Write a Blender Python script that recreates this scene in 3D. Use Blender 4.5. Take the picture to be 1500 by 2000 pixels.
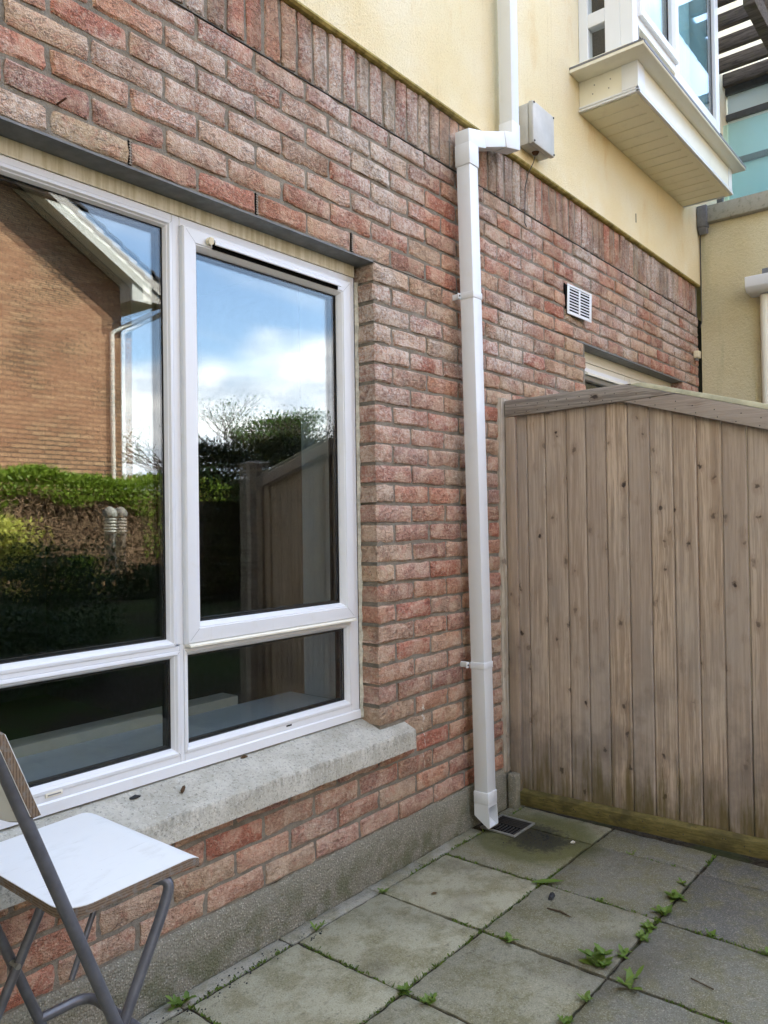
import bpy, bmesh, math, random
from mathutils import Vector, Matrix, Quaternion
from math import radians, sin, cos, pi, sqrt, atan2

for o in list(bpy.data.objects): bpy.data.objects.remove(o)
S = bpy.context.scene
COL = S.collection
rnd = random.Random(7)

# ------------------------------------------------------------------ camera
CAM = Vector((-2.21026, -1.83849, 1.29259)); YAW, PIT, ROL = 0.684977, 0.0123422, -0.0145395
FPX = 1521.7
fwd = Vector((cos(PIT)*cos(YAW), cos(PIT)*sin(YAW), sin(PIT)))
r0 = Vector((sin(YAW), -cos(YAW), 0)); u0 = r0.cross(fwd)
RGT = r0*cos(ROL) + u0*sin(ROL); UPV = -r0*sin(ROL) + u0*cos(ROL)
cd = bpy.data.cameras.new('camera'); cam = bpy.data.objects.new('camera', cd); COL.objects.link(cam)
cam.matrix_world = Matrix(((RGT.x, UPV.x, -fwd.x, CAM.x), (RGT.y, UPV.y, -fwd.y, CAM.y), (RGT.z, UPV.z, -fwd.z, CAM.z), (0, 0, 0, 1)))
cd.sensor_fit = 'HORIZONTAL'; cd.sensor_width = 36; cd.lens = FPX/1500*36
cd.clip_start = 0.02; cd.clip_end = 2000
S.camera = cam
S.render.resolution_x, S.render.resolution_y = 768, 1024

def pix(p):
    d = Vector(p)-CAM; w = d.dot(fwd)
    if w < .05: return None
    return (750+FPX*d.dot(RGT)/w, 1000-FPX*d.dot(UPV)/w)

# ------------------------------------------------------------------ sky, sun, exposure
SUN = Vector((.78, 1.0, 1.36)).normalized()
w = bpy.data.worlds.new('World'); S.world = w; w.use_nodes = True
nt = w.node_tree; nt.nodes.clear()
out = nt.nodes.new('ShaderNodeOutputWorld'); bg = nt.nodes.new('ShaderNodeBackground')
sky = nt.nodes.new('ShaderNodeTexSky'); sky.sky_type = 'NISHITA'; sky.sun_disc = False
sky.sun_elevation = math.asin(SUN.z); sky.sun_rotation = atan2(SUN.x, SUN.y)
sky.air_density = 1.0; sky.dust_density = 0.7; sky.ozone_density = 1.0
bg.inputs['Strength'].default_value = 0.15

class G:
    def __init__(s, nt): s.nt = nt
    def n(s, t, props=None, **kw):
        nd = s.nt.nodes.new('ShaderNode'+t)
        for k, v in (props or {}).items(): setattr(nd, k, v)
        for k, v in kw.items():
            k = k.replace('_', ' ')
            if k.startswith('i') and k[1:].isdigit(): sk = nd.inputs[int(k[1:])]
            else: sk = nd.inputs[k]
            if isinstance(v, bpy.types.NodeSocket): s.nt.links.new(v, sk)
            else: sk.default_value = v
        return nd
    def math(s, op, a, b=0.0, clamp=False):
        nd = s.nt.nodes.new('ShaderNodeMath'); nd.operation = op; nd.use_clamp = clamp
        for i, v in enumerate((a, b)):
            if isinstance(v, bpy.types.NodeSocket): s.nt.links.new(v, nd.inputs[i])
            else: nd.inputs[i].default_value = v
        return nd.outputs[0]
    def mix(s, f, a, b, mode='MIX'):
        nd = s.nt.nodes.new('ShaderNodeMix'); nd.data_type = 'RGBA'; nd.blend_type = mode
        for sk, v in ((nd.inputs[0], f), (nd.inputs[6], a), (nd.inputs[7], b)):
            if isinstance(v, bpy.types.NodeSocket): s.nt.links.new(v, sk)
            elif isinstance(v, (int, float)): sk.default_value = v
            else: sk.default_value = (*v, 1) if len(v) == 3 else v
        return nd.outputs[2]
    def ramp(s, f, lo, hi, a=0.0, b=1.0, smooth=True):
        nd = s.nt.nodes.new('ShaderNodeMapRange'); nd.interpolation_type = 'SMOOTHSTEP' if smooth else 'LINEAR'
        s.nt.links.new(f, nd.inputs[0])
        for i, v in zip((1, 2, 3, 4), (lo, hi, a, b)): nd.inputs[i].default_value = v
        return nd.outputs[0]
    def noise(s, vec, scale, detail=4, rough=.55, dist=0.0):
        nd = s.nt.nodes.new('ShaderNodeTexNoise')
        if vec is not None: s.nt.links.new(vec, nd.inputs['Vector'])
        nd.inputs['Scale'].default_value = scale; nd.inputs['Detail'].default_value = detail
        nd.inputs['Roughness'].default_value = rough; nd.inputs['Distortion'].default_value = dist
        return nd.outputs[0]
    def vor(s, vec, scale, feat='F1', out='Distance', rand=1.0):
        nd = s.nt.nodes.new('ShaderNodeTexVoronoi'); nd.feature = feat
        s.nt.links.new(vec, nd.inputs['Vector']); nd.inputs['Scale'].default_value = scale; nd.inputs['Randomness'].default_value = rand
        return nd.outputs[out]
    def mapv(s, vec, scale=(1, 1, 1), loc=(0, 0, 0), rot=(0, 0, 0)):
        nd = s.nt.nodes.new('ShaderNodeMapping'); s.nt.links.new(vec, nd.inputs[0])
        nd.inputs['Scale'].default_value = scale; nd.inputs['Location'].default_value = loc; nd.inputs['Rotation'].default_value = rot
        return nd.outputs[0]
    def sep(s, vec):
        nd = s.nt.nodes.new('ShaderNodeSeparateXYZ'); s.nt.links.new(vec, nd.inputs[0]); return nd.outputs

g = G(nt)
tc = nt.nodes.new('ShaderNodeTexCoord'); D = tc.outputs['Generated']
dx, dy, dz = g.sep(D)
# a bank of cumulus low over the horizon all round, and loose fair-weather cloud overhead
dc = g.mapv(D, (1, 1, 1.9))
big = g.noise(dc, 2.6, 3, .55); fine = g.noise(dc, 7.5, 5, .6)
edge = g.math('ADD', dz, g.math('MULTIPLY', g.math('SUBTRACT', big, .5), -.30))
bank = g.ramp(edge, .215, .175)
plane = g.n('VectorMath', {'operation': 'DIVIDE'}, i0=D, i1=g.n('CombineXYZ', X=g.math('ADD', dz, .18), Y=g.math('ADD', dz, .18), Z=1.0).outputs[0]).outputs[0]
over = g.noise(plane, 1.15, 4, .58)
high = g.math('MULTIPLY', g.ramp(over, .44, .62), g.ramp(dz, .45, .65))
wisp = g.math('MULTIPLY', g.ramp(g.noise(g.mapv(plane, (.6, 2.4, 1)), 1.6, 3), .50, .75), .22)
cov = g.math('MAXIMUM', g.math('MAXIMUM', bank, high), wisp, True)
shade = g.ramp(g.math('ADD', g.math('MULTIPLY', fine, .6), g.math('MULTIPLY', big, .4)), .40, .60, .0, 1.0)
cloud = g.mix(shade, (3.2, 3.6, 4.3), (7.6, 7.55, 7.4))
col = g.mix(cov, sky.outputs[0], cloud)
nt.links.new(col, bg.inputs[0]); nt.links.new(bg.outputs[0], out.inputs[0])

sl = bpy.data.lights.new('sun', 'SUN'); sl.energy = 5.0; sl.angle = radians(.53); sl.color = (1, .93, .82)
so = bpy.data.objects.new('sun', sl); COL.objects.link(so); so.rotation_euler = SUN.to_track_quat('Z', 'Y').to_euler(); so.location = (0, 0, 30)
S.view_settings.view_transform = 'Standard'; S.view_settings.look = 'None'; S.view_settings.gamma = 1
S.view_settings.exposure = 2.7
S.render.engine = 'CYCLES'
try:
    w.cycles.sampling_method = 'MANUAL'; w.cycles.sample_map_resolution = 256
    S.cycles.max_bounces = 8; S.cycles.diffuse_bounces = 3; S.cycles.glossy_bounces = 4; S.cycles.transparent_max_bounces = 16
    S.cycles.use_adaptive_sampling = True; S.cycles.adaptive_threshold = .02; S.cycles.caustics_reflective = False; S.cycles.caustics_refractive = False
except Exception: pass

# ------------------------------------------------------------------ helpers
def prop(o, label=None, cat=None, group=None, kind=None):
    if label: o['label'] = label
    if cat: o['category'] = cat
    if group: o['group'] = group
    if kind: o['kind'] = kind
    return o
def empty(name, loc=(0, 0, 0), rz=0.0):
    o = bpy.data.objects.new(name, None); COL.objects.link(o); o.location = loc; o.rotation_euler = (0, 0, rz); o.empty_display_size = .1
    return o
def link(name, me, parent=None, loc=None, rot=None):
    o = bpy.data.objects.new(name, me); COL.objects.link(o)
    if parent is not None: o.parent = parent
    if loc is not None: o.location = loc
    if rot is not None: o.rotation_euler = rot
    return o

class MB:
    def __init__(s): s.v = []; s.f = []; s.c = []
    def add(s, vs, fs):
        b = len(s.v); s.v += [tuple(x) for x in vs]; s.f += [tuple(i+b for i in q) for q in fs]; return s
    def box(s, x0, x1, y0, y1, z0, z1):
        x0, x1 = min(x0, x1), max(x0, x1); y0, y1 = min(y0, y1), max(y0, y1); z0, z1 = min(z0, z1), max(z0, z1)
        return s.add([(x0, y0, z0), (x1, y0, z0), (x1, y1, z0), (x0, y1, z0), (x0, y0, z1), (x1, y0, z1), (x1, y1, z1), (x0, y1, z1)],
                     [(3, 2, 1, 0), (4, 5, 6, 7), (0, 1, 5, 4), (1, 2, 6, 5), (2, 3, 7, 6), (3, 0, 4, 7)])
    def prism(s, poly, y0, y1):        # poly in (x, z), extruded along y
        n = len(poly)
        vs = [(x, y0, z) for x, z in poly]+[(x, y1, z) for x, z in poly]
        fs = [tuple(range(n)), tuple(range(2*n-1, n-1, -1))]+[(i, i+n, (i+1) % n+n, (i+1) % n) for i in range(n)]
        return s.add(vs, fs)
    def prismx(s, poly, x0, x1):       # poly in (y, z), extruded along x
        n = len(poly)
        vs = [(x0, y, z) for y, z in poly]+[(x1, y, z) for y, z in poly]
        fs = [tuple(range(n-1, -1, -1)), tuple(range(n, 2*n))]+[((i+1) % n, (i+1) % n+n, i+n, i) for i in range(n)]
        return s.add(vs, fs)
    def ring(s, x0, x1, z0, z1, prof, axis='y'):   # mitred frame: prof = [(inset, depth), ...]
        b = len(s.v); n = len(prof)
        for ins, y in prof:
            for x, z in ((x0+ins, z0+ins), (x1-ins, z0+ins), (x1-ins, z1-ins), (x0+ins, z1-ins)):
                s.v.append((x, y, z) if axis == 'y' else (y, x, z))
        for k in range(n-1):
            for i in range(4):
                j = (i+1) % 4; q = (b+4*k+i, b+4*k+j, b+4*k+4+j, b+4*k+4+i)
                s.f.append(q if axis == 'y' else q[::-1])
        return s
    def tube(s, pts, r, n=10, closed=False, cap=True):
        P = [Vector(p) for p in pts]; m = len(P); b = len(s.v); up = None
        for i, p in enumerate(P):
            t = (P[min(i+1, m-1)]-P[max(i-1, 0)]).normalized()
            if up is None:
                up = Vector((0, 0, 1)) if abs(t.z) < .9 else Vector((1, 0, 0))
            up = (up-t*up.dot(t)).normalized(); sd = t.cross(up)
            rr = r[i] if isinstance(r, (list, tuple)) else r
            for k in range(n):
                a = 2*pi*k/n; s.v.append(tuple(p+up*(cos(a)*rr)+sd*(sin(a)*rr)))
        for i in range(m-1):
            for k in range(n):
                l = (k+1) % n; s.f.append((b+i*n+k, b+i*n+l, b+i*n+n+l, b+i*n+n+k))
        if cap:
            s.f.append(tuple(b+k for k in range(n-1, -1, -1))); s.f.append(tuple(b+(m-1)*n+k for k in range(n)))
        return s
    def sweep(s, pts, w, d):           # square section in x/z path (mitred), section half sizes: w across path, d along y
        P = [Vector(p) for p in pts]; m = len(P); b = len(s.v)
        for i, p in enumerate(P):
            t1 = (P[i]-P[i-1]).normalized() if i else None; t2 = (P[i+1]-P[i]).normalized() if i < m-1 else None
            t = ((t1 or t2)+(t2 or t1)).normalized()
            yy = Vector((0, 1, 0)); nn = t.cross(yy).normalized(); yy2 = nn.cross(t).normalized()
            k = 1.0
            if t1 and t2: k = 1/max(.3, cos(t1.angle(t2)/2))
            for a, c in ((-1, -1), (1, -1), (1, 1), (-1, 1)): s.v.append(tuple(p+nn*(a*w*k)+yy2*(c*d)))
        for i in range(m-1):
            for k in range(4):
                l = (k+1) % 4; s.f.append((b+4*i+k, b+4*i+l, b+4*i+4+l, b+4*i+4+k))
        s.f += [(b+3, b+2, b+1, b), tuple(b+4*(m-1)+k for k in range(4))]
        return s
    def mesh(s, name, mat, bevel=0, seg=2, smooth=None):
        me = bpy.data.meshes.new(name); me.from_pydata(s.v, [], s.f)
        bm = bmesh.new(); bm.from_mesh(me); bmesh.ops.recalc_face_normals(bm, faces=bm.faces)
        if bevel:
            es = [e for e in bm.edges if len(e.link_faces) == 2 and e.calc_face_angle(0) > .5]
            bmesh.ops.bevel(bm, geom=es, offset=bevel, segments=seg, profile=.5, affect='EDGES', clamp_overlap=True)
        bm.to_mesh(me); bm.free()
        if smooth is None: smooth = 35 if bevel else 0
        if smooth:
            me.polygons.foreach_set('use_smooth', [True]*len(me.polygons)); me.set_sharp_from_angle(angle=radians(smooth))
        if mat: me.materials.append(mat)
        me.update(); return me
    def build(s, name, mat, parent=None, bevel=0, seg=2, smooth=None, loc=None, rot=None):
        return link(name, s.mesh(name, mat, bevel, seg, smooth), parent, loc, rot)

# ------------------------------------------------------------------ materials
def material(name, fn, rough=.7, spec=.4):
    m = bpy.data.materials.new(name); m.use_nodes = True; nt = m.node_tree
    b = nt.nodes['Principled BSDF']; b.inputs['Roughness'].default_value = rough; b.inputs['Specular IOR Level'].default_value = spec
    g = G(nt); fn(g, b); return m
def setc(g, b, c):
    if isinstance(c, bpy.types.NodeSocket): g.nt.links.new(c, b.inputs['Base Color'])
    else: b.inputs['Base Color'].default_value = (*c, 1)
def bump(g, b, h, dist=.002, strength=1.0):
    n = g.n('Bump', Height=h, Distance=dist, Strength=strength); g.nt.links.new(n.outputs[0], b.inputs['Normal'])
def pos(g): return g.n('NewGeometry').outputs['Position']
def objc(g):
    t = g.n('TexCoord').outputs['Object']; r = g.n('ObjectInfo').outputs['Random']
    off = g.n('CombineXYZ', X=g.math('MULTIPLY', r, 37.0), Y=g.math('MULTIPLY', r, 91.0), Z=g.math('MULTIPLY', r, 53.0)).outputs[0]
    return g.n('VectorMath', {'operation': 'ADD'}, i0=t, i1=off).outputs[0], t, r

def brick_fn(tint):
    def fn(g, b):
        p = pos(g); x, y, z = g.sep(p)
        if tint == 'obj': T = g.n('ObjectInfo').outputs['Color']
        else: T = g.n('Attribute', {'attribute_name': 'tint'}).outputs['Color']
        # sand-faced skin: buff and pale patches over the red body
        a = g.noise(p, 11, 4, .65, .5); c = T
        c = g.mix(g.math('MULTIPLY', g.ramp(a, .44, .62), .55), c, (.54, .40, .29))
        a2 = g.noise(g.mapv(p, loc=(5, 3, 9)), 17, 3, .7, 1.0)
        c = g.mix(g.math('MULTIPLY', g.ramp(a2, .50, .66), .45), c, (.46, .185, .125))
        a3 = g.noise(p, 70, 4, .8)
        c = g.mix(g.math('MULTIPLY', g.ramp(a3, .50, .68), .60), c, (.66, .51, .37))
        c = g.mix(g.math('MULTIPLY', g.ramp(a3, .46, .31), .60), c, (.20, .11, .085))
        # salt bloom: irregular pale patches high up on the wall
        e = g.noise(g.mapv(p, loc=(1.7, 0, 4.1)), 1.5, 3, .6); e2 = a3
        ez = g.math('MULTIPLY', g.ramp(z, 1.2, 2.3, .25, 1.0), g.ramp(e, .43, .60))
        c = g.mix(g.math('MULTIPLY', ez, g.ramp(e2, .38, .60, .1, .80)), c, (.66, .60, .55))
        # old soot and lichen in streaks under the render, and speckles
        s1 = g.noise(g.mapv(p, (7, 7, 1.2)), 1.6, 4, .65)
        sz = g.math('MULTIPLY', g.ramp(z, 2.55, 2.95), g.ramp(s1, .38, .62))
        c = g.mix(g.math('MULTIPLY', sz, .55), c, (.20, .165, .12))
        sp = g.vor(p, 190); spm = g.math('MULTIPLY', g.ramp(sp, .20, .08), g.ramp(a2, .46, .36))
        c = g.mix(g.math('MULTIPLY', spm, .75), c, (.055, .04, .035))
        # old white splashes run down the wall right of the sill
        wx = g.math('ABSOLUTE', g.math('SUBTRACT', g.math('ADD', x, g.math('MULTIPLY', g.math('SUBTRACT', a, .5), .09)), .27))
        ws = g.math('MULTIPLY', g.math('MULTIPLY', g.ramp(wx, .005, .002), g.ramp(z, .25, .32)), g.math('MULTIPLY', g.ramp(z, .66, .60), g.ramp(g.noise(g.mapv(p, (3, 3, 1)), 30, 2), .50, .56)))
        c = g.mix(g.math('MULTIPLY', ws, .8), c, (.72, .70, .62))
        # folds of the hand-thrown face
        cr = g.noise(g.mapv(p, (1, 1, 1.9)), 22, 3, .6, 2.4); crl = g.ramp(g.math('ABSOLUTE', g.math('SUBTRACT', cr, .5)), 0.0, .022)
        gate = g.ramp(a, .56, .44)
        dark = g.math('MULTIPLY', g.math('SUBTRACT', 1.0, crl), gate)
        c = g.mix(g.math('MULTIPLY', dark, .65), c, (.12, .07, .055))
        setc(g, b, c)
        h = g.math('ADD', g.math('MULTIPLY', a3, .55), g.math('MULTIPLY', sp, .25))
        h = g.math('ADD', h, g.math('MULTIPLY', cr, .7)); h = g.math('SUBTRACT', h, g.math('MULTIPLY', dark, .45))
        bump(g, b, h, .010, 1.0)
    return fn
M = {}
M['brick'] = material('sand_faced_brick', brick_fn('obj'), .92, .2)
M['brick_far'] = material('sand_faced_brick_joined', brick_fn('attr'), .92, .2)
def f(g, b):
    p = pos(g); n = g.noise(p, 30, 6, .7); n2 = g.noise(p, 220, 3, .7); n3 = g.noise(p, 3, 4)
    c = g.mix(g.ramp(n, .3, .7), (.18, .157, .125), (.275, .245, .20)); c = g.mix(g.math('MULTIPLY', g.ramp(n3, .45, .65), .45), c, (.33, .295, .24))
    c = g.mix(g.math('MULTIPLY', g.ramp(n2, .55, .7), .5), c, (.12, .10, .085)); setc(g, b, c)
    bump(g, b, g.math('ADD', n, g.math('MULTIPLY', n2, .6)), .006)
M['mortar'] = material('mortar', f, .95, .15)
def f(g, b):
    p = pos(g); x, y, z = g.sep(p)
    n = g.noise(p, 150, 3, .7); n2 = g.noise(p, 60, 3, .6); big = g.noise(p, 1.3, 4, .6); drip = g.noise(g.mapv(p, (3, 3, 1.0)), 1.5, 5, .7)
    c = g.mix(g.ramp(big, .35, .65), (.80, .70, .46), (.84, .76, .56))
    c = g.mix(g.math('MULTIPLY', g.ramp(drip, .54, .74), .50), c, (.70, .50, .22)); st2 = g.noise(g.mapv(p, (16, 16, 1.1)), 1.3, 5, .7); c = g.mix(g.math('MULTIPLY', g.ramp(st2, .60, .74), .30), c, (.46, .37, .20))
    low = g.math('MULTIPLY', g.ramp(z, 3.6, 3.05), g.ramp(g.noise(p, 2.2, 4), .33, .6)); c = g.mix(g.math('MULTIPLY', low, .45), c, (.76, .58, .26))
    c = g.mix(g.math('MULTIPLY', g.ramp(n, .54, .70), .45), c, (.48, .38, .20)); c = g.mix(g.math('MULTIPLY', g.ramp(n, .46, .32), .4), c, (.88, .80, .60)); setc(g, b, c)
    bump(g, b, g.math('ADD', n, g.math('MULTIPLY', n2, .7)), .005)
M['render'] = material('cream_render', f, .93, .15)
def f(g, b):
    p = pos(g); n = g.noise(p, 110, 3, .7); n2 = g.noise(p, 50, 3); big = g.noise(p, 1.1, 5, .6); st = g.noise(g.mapv(p, (5, 5, .6)), 1.4, 5, .6)
    c = g.mix(g.ramp(big, .35, .65), (.56, .48, .29), (.63, .56, .37)); c = g.mix(g.math('MULTIPLY', g.ramp(st, .55, .72), .5), c, (.40, .38, .23)); c = g.mix(g.math('MULTIPLY', g.ramp(n, .52, .68), .4), c, (.36, .31, .18)); setc(g, b, c)
    bump(g, b, g.math('ADD', n, n2), .005)
M['render_grey'] = material('weathered_render', f, .93, .15)
def upvc(base, grime):
    def f(g, b):
        p = pos(g); n = g.noise(p, 14, 4, .7); n2 = g.noise(g.mapv(p, (22, 22, 1.6)), 3, 5, .75)
        c = g.mix(g.math('MULTIPLY', g.ramp(n, .52, .75), .5*grime), base, (.62, .58, .46)); c = g.mix(g.math('MULTIPLY', g.ramp(n2, .60, .75), .6*grime), c, (.42, .38, .28)); setc(g, b, c)
        b.inputs['Roughness'].default_value = .34
    return f
M['upvc'] = material('white_upvc', upvc((.73, .745, .77), .32), .34, .5)
M['upvc_clean'] = material('white_pvc', upvc((.73, .75, .78), .28), .3, .5)
M['upvc_grime'] = material('stained_cream_upvc', upvc((.80, .75, .58), .8), .5, .3)
M['upvc_cream'] = material('aged_white_upvc', upvc((.78, .75, .64), .5), .45, .4)
def f(g, b):
    p = pos(g); st = g.noise(g.mapv(p, (30, 30, 2.0)), 1.5, 7, .7); n = g.noise(p, 60, 5, .7)
    c = g.mix(g.ramp(st, .40, .62), (.72, .68, .55), (.55, .50, .34)); c = g.mix(g.math('MULTIPLY', g.ramp(n, .6, .75), .6), c, (.22, .19, .10)); setc(g, b, c)
M['head_board'] = material('algae_streaked_head_board', f, .6, .3)
def flat(c, rough=.6, spec=.4, metal=0, var=.25, sc=20):
    def f(g, b):
        n = g.noise(pos(g), sc, 5, .65); d = tuple(x*(1-var) for x in c); e = tuple(min(1, x*(1+var*.5)) for x in c)
        setc(g, b, g.mix(g.ramp(n, .3, .7), d, e)); b.inputs['Metallic'].default_value = metal
    return material('m', f, rough, spec)
def named(n, m): m.name = n; M[n] = m; return m
named('bead', flat((.36, .29, .10), .8, .2, 0, .4, 30)); named('added_pale_cloth', flat((.80, .86, .88), .8, .2, 0, .05)); named('lintel_steel', flat((.17, .175, .175), .6, .4))
named('black_gasket', flat((.012, .012, .013), .6))
named('dark_void', flat((.006, .006, .006), .9, .1))
named('spacer', flat((.20, .20, .21), .45, .5))
named('junction_grey', flat((.52, .51, .48), .45, .4, 0, .12, 9))
named('chair_tube', flat((.13, .135, .155), .36, .5, .35, .2, 30))
def f(g, b):
    p = pos(g); n = g.noise(g.mapv(p, (1, 2.2, 1)), 9, 5, .7); n2 = g.noise(p, 120, 4, .75); n3 = g.noise(g.mapv(p, (6, 60, 6), rot=(0, 0, .5)), 2.0, 3, .6)
    c = g.mix(g.math('MULTIPLY', g.ramp(n, .54, .72), .30), (.82, .84, .84), (.58, .58, .55)); c = g.mix(g.math('MULTIPLY', g.ramp(n2, .66, .74), .55), c, (.30, .27, .22)); c = g.mix(g.math('MULTIPLY', g.ramp(n3, .66, .70), .25), c, (.5, .5, .48)); setc(g, b, c)
    g.nt.links.new(g.ramp(n, .4, .7, .28, .5), b.inputs['Roughness'])
M['laminate'] = material('scuffed_white_laminate', f, .34, .5)
named('plaster', flat((.62, .65, .70), .8, .2, 0, .06))
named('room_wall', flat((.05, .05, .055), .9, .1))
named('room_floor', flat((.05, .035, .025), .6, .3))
named('window_board', flat((.80, .84, .88), .4, .4, 0, .06))
named('beige_ledge', flat((.66, .58, .45), .7, .3, 0, .1))
named('dark_frame', flat((.075, .08, .085), .4, .5))
named('rubber_cable', flat((.09, .085, .08), .7, .2))
named('lead_grey', flat((.17, .17, .18), .55, .4))
named('iron', flat((.035, .032, .03), .65, .4))
named('zinc', flat((.28, .28, .26), .5, .4, .3))
named('weep_plastic', flat((.30, .25, .20), .7))
named('sealant', flat((.55, .52, .42), .7, .3, 0, .35, 40))
named('cream_plastic', flat((.74, .66, .47), .5))
named('rust', flat((.10, .05, .03), .85, .2))
named('sofa', flat((.10, .10, .09), .9, .1))
def f(g, b):
    p = pos(g); n = g.noise(p, 110, 4, .8); sp = g.vor(p, 85); m = g.noise(p, 9, 5, .7); x, y, z = g.sep(p); n4 = g.noise(g.mapv(p, (26, 26, 3)), 1.7, 6, .75)
    c = g.mix(g.ramp(m, .35, .65), (.43, .41, .345), (.57, .55, .48)); c = g.mix(g.math('MULTIPLY', g.ramp(n, .52, .66), .75), c, (.17, .165, .145))
    c = g.mix(g.math('MULTIPLY', g.ramp(sp, .25, .10), .6), c, (.66, .65, .61))
    drip = g.math('MULTIPLY', g.math('MULTIPLY', g.ramp(y, -.046, -.049), g.ramp(z, .44, .50)), g.ramp(n4, .44, .60)); c = g.mix(g.math('MULTIPLY', drip, .42), c, (.14, .14, .11)); setc(g, b, c)
    bump(g, b, g.math('ADD', n, g.math('MULTIPLY', sp, .4)), .004)
M['sill'] = material('cast_concrete_sill', f, .92, .2)
def f(g, b):
    p = pos(g); x, y, z = g.sep(p); sp = g.vor(p, 150); sc = g.vor(p, 150, 'F1', 'Color'); n = g.noise(p, 12, 5, .65); n2 = g.noise(p, 160, 4, .7); m = g.noise(p, 2.0, 5, .6)
    c = g.mix(g.ramp(n2, .3, .7), (.20, .188, .145), (.32, .30, .24)); rr = g.sep(sc)[0]
    c = g.mix(g.math('MULTIPLY', g.ramp(sp, .45, .28), g.ramp(rr, .50, .85, 0, .8)), c, (.54, .50, .42))
    al = g.math('MULTIPLY', g.ramp(n, .42, .62), g.ramp(z, .19, .02)); c = g.mix(g.math('MULTIPLY', al, .6), c, (.10, .11, .045)); c = g.mix(g.math('MULTIPLY', g.ramp(m, .5, .68), .4), c, (.32, .285, .22)); setc(g, b, c)
    bump(g, b, g.math('ADD', g.math('MULTIPLY', sp, -.8), n2), .006)
M['plinth'] = material('pebbly_concrete_plinth', f, .95, .15)
def f(g, b):
    p = pos(g); T = g.n('ObjectInfo').outputs['Color']; n = g.noise(p, 210, 3, .8); n2 = g.noise(p, 7, 5, .68); n3 = g.noise(p, 42, 5, .78); n5 = g.noise(g.mapv(p, loc=(3, 8, 1)), 2.6, 5, .6)
    c = g.mix(g.math('MULTIPLY', g.ramp(n2, .42, .62), .60), T, (.17, .158, .07)); c = g.mix(g.math('MULTIPLY', g.ramp(n3, .52, .70), .42), c, (.40, .37, .29)); c = g.mix(g.math('MULTIPLY', g.ramp(n, .54, .66), .50), c, (.52, .49, .40)); c = g.mix(g.math('MULTIPLY', g.ramp(n3, .46, .30), .55), c, (.09, .085, .06)); c = g.mix(g.math('MULTIPLY', g.ramp(n, .46, .32), .50), c, (.05, .047, .035))
    c = g.mix(g.math('MULTIPLY', g.ramp(n5, .52, .70), .45), c, (.12, .11, .095))
    # damp black patch and moss round the gully
    d = g.n('VectorMath', {'operation': 'DISTANCE'}, i0=g.mapv(p, (1, 1, 0)), i1=(.63, -.29, 0)).outputs['Value']; dd = g.math('ADD', d, g.math('MULTIPLY', g.math('SUBTRACT', n2, .5), .22))
    c = g.mix(g.math('MULTIPLY', g.ramp(dd, .30, .20), .75), c, (.085, .088, .022)); d2 = g.math('ADD', dd, g.math('MULTIPLY', g.math('SUBTRACT', n3, .5), .20)); c = g.mix(g.math('MULTIPLY', g.ramp(d2, .17, .08), .8), c, (.032, .03, .024)); setc(g, b, c)
    bump(g, b, g.math('ADD', n, n3), .004)
M['slab'] = material('concrete_slab', f, .93, .2)
def f(g, b):
    p = pos(g); n = g.noise(p, 60, 6, .7); n2 = g.noise(p, 4, 5)
    c = g.mix(g.ramp(n, .35, .65), (.03, .025, .018), (.075, .062, .045)); c = g.mix(g.math('MULTIPLY', g.ramp(n2, .5, .65), .6), c, (.05, .065, .022)); setc(g, b, c); bump(g, b, n, .01)
M['joint'] = material('earthy_joint', f, .97, .1)
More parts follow.
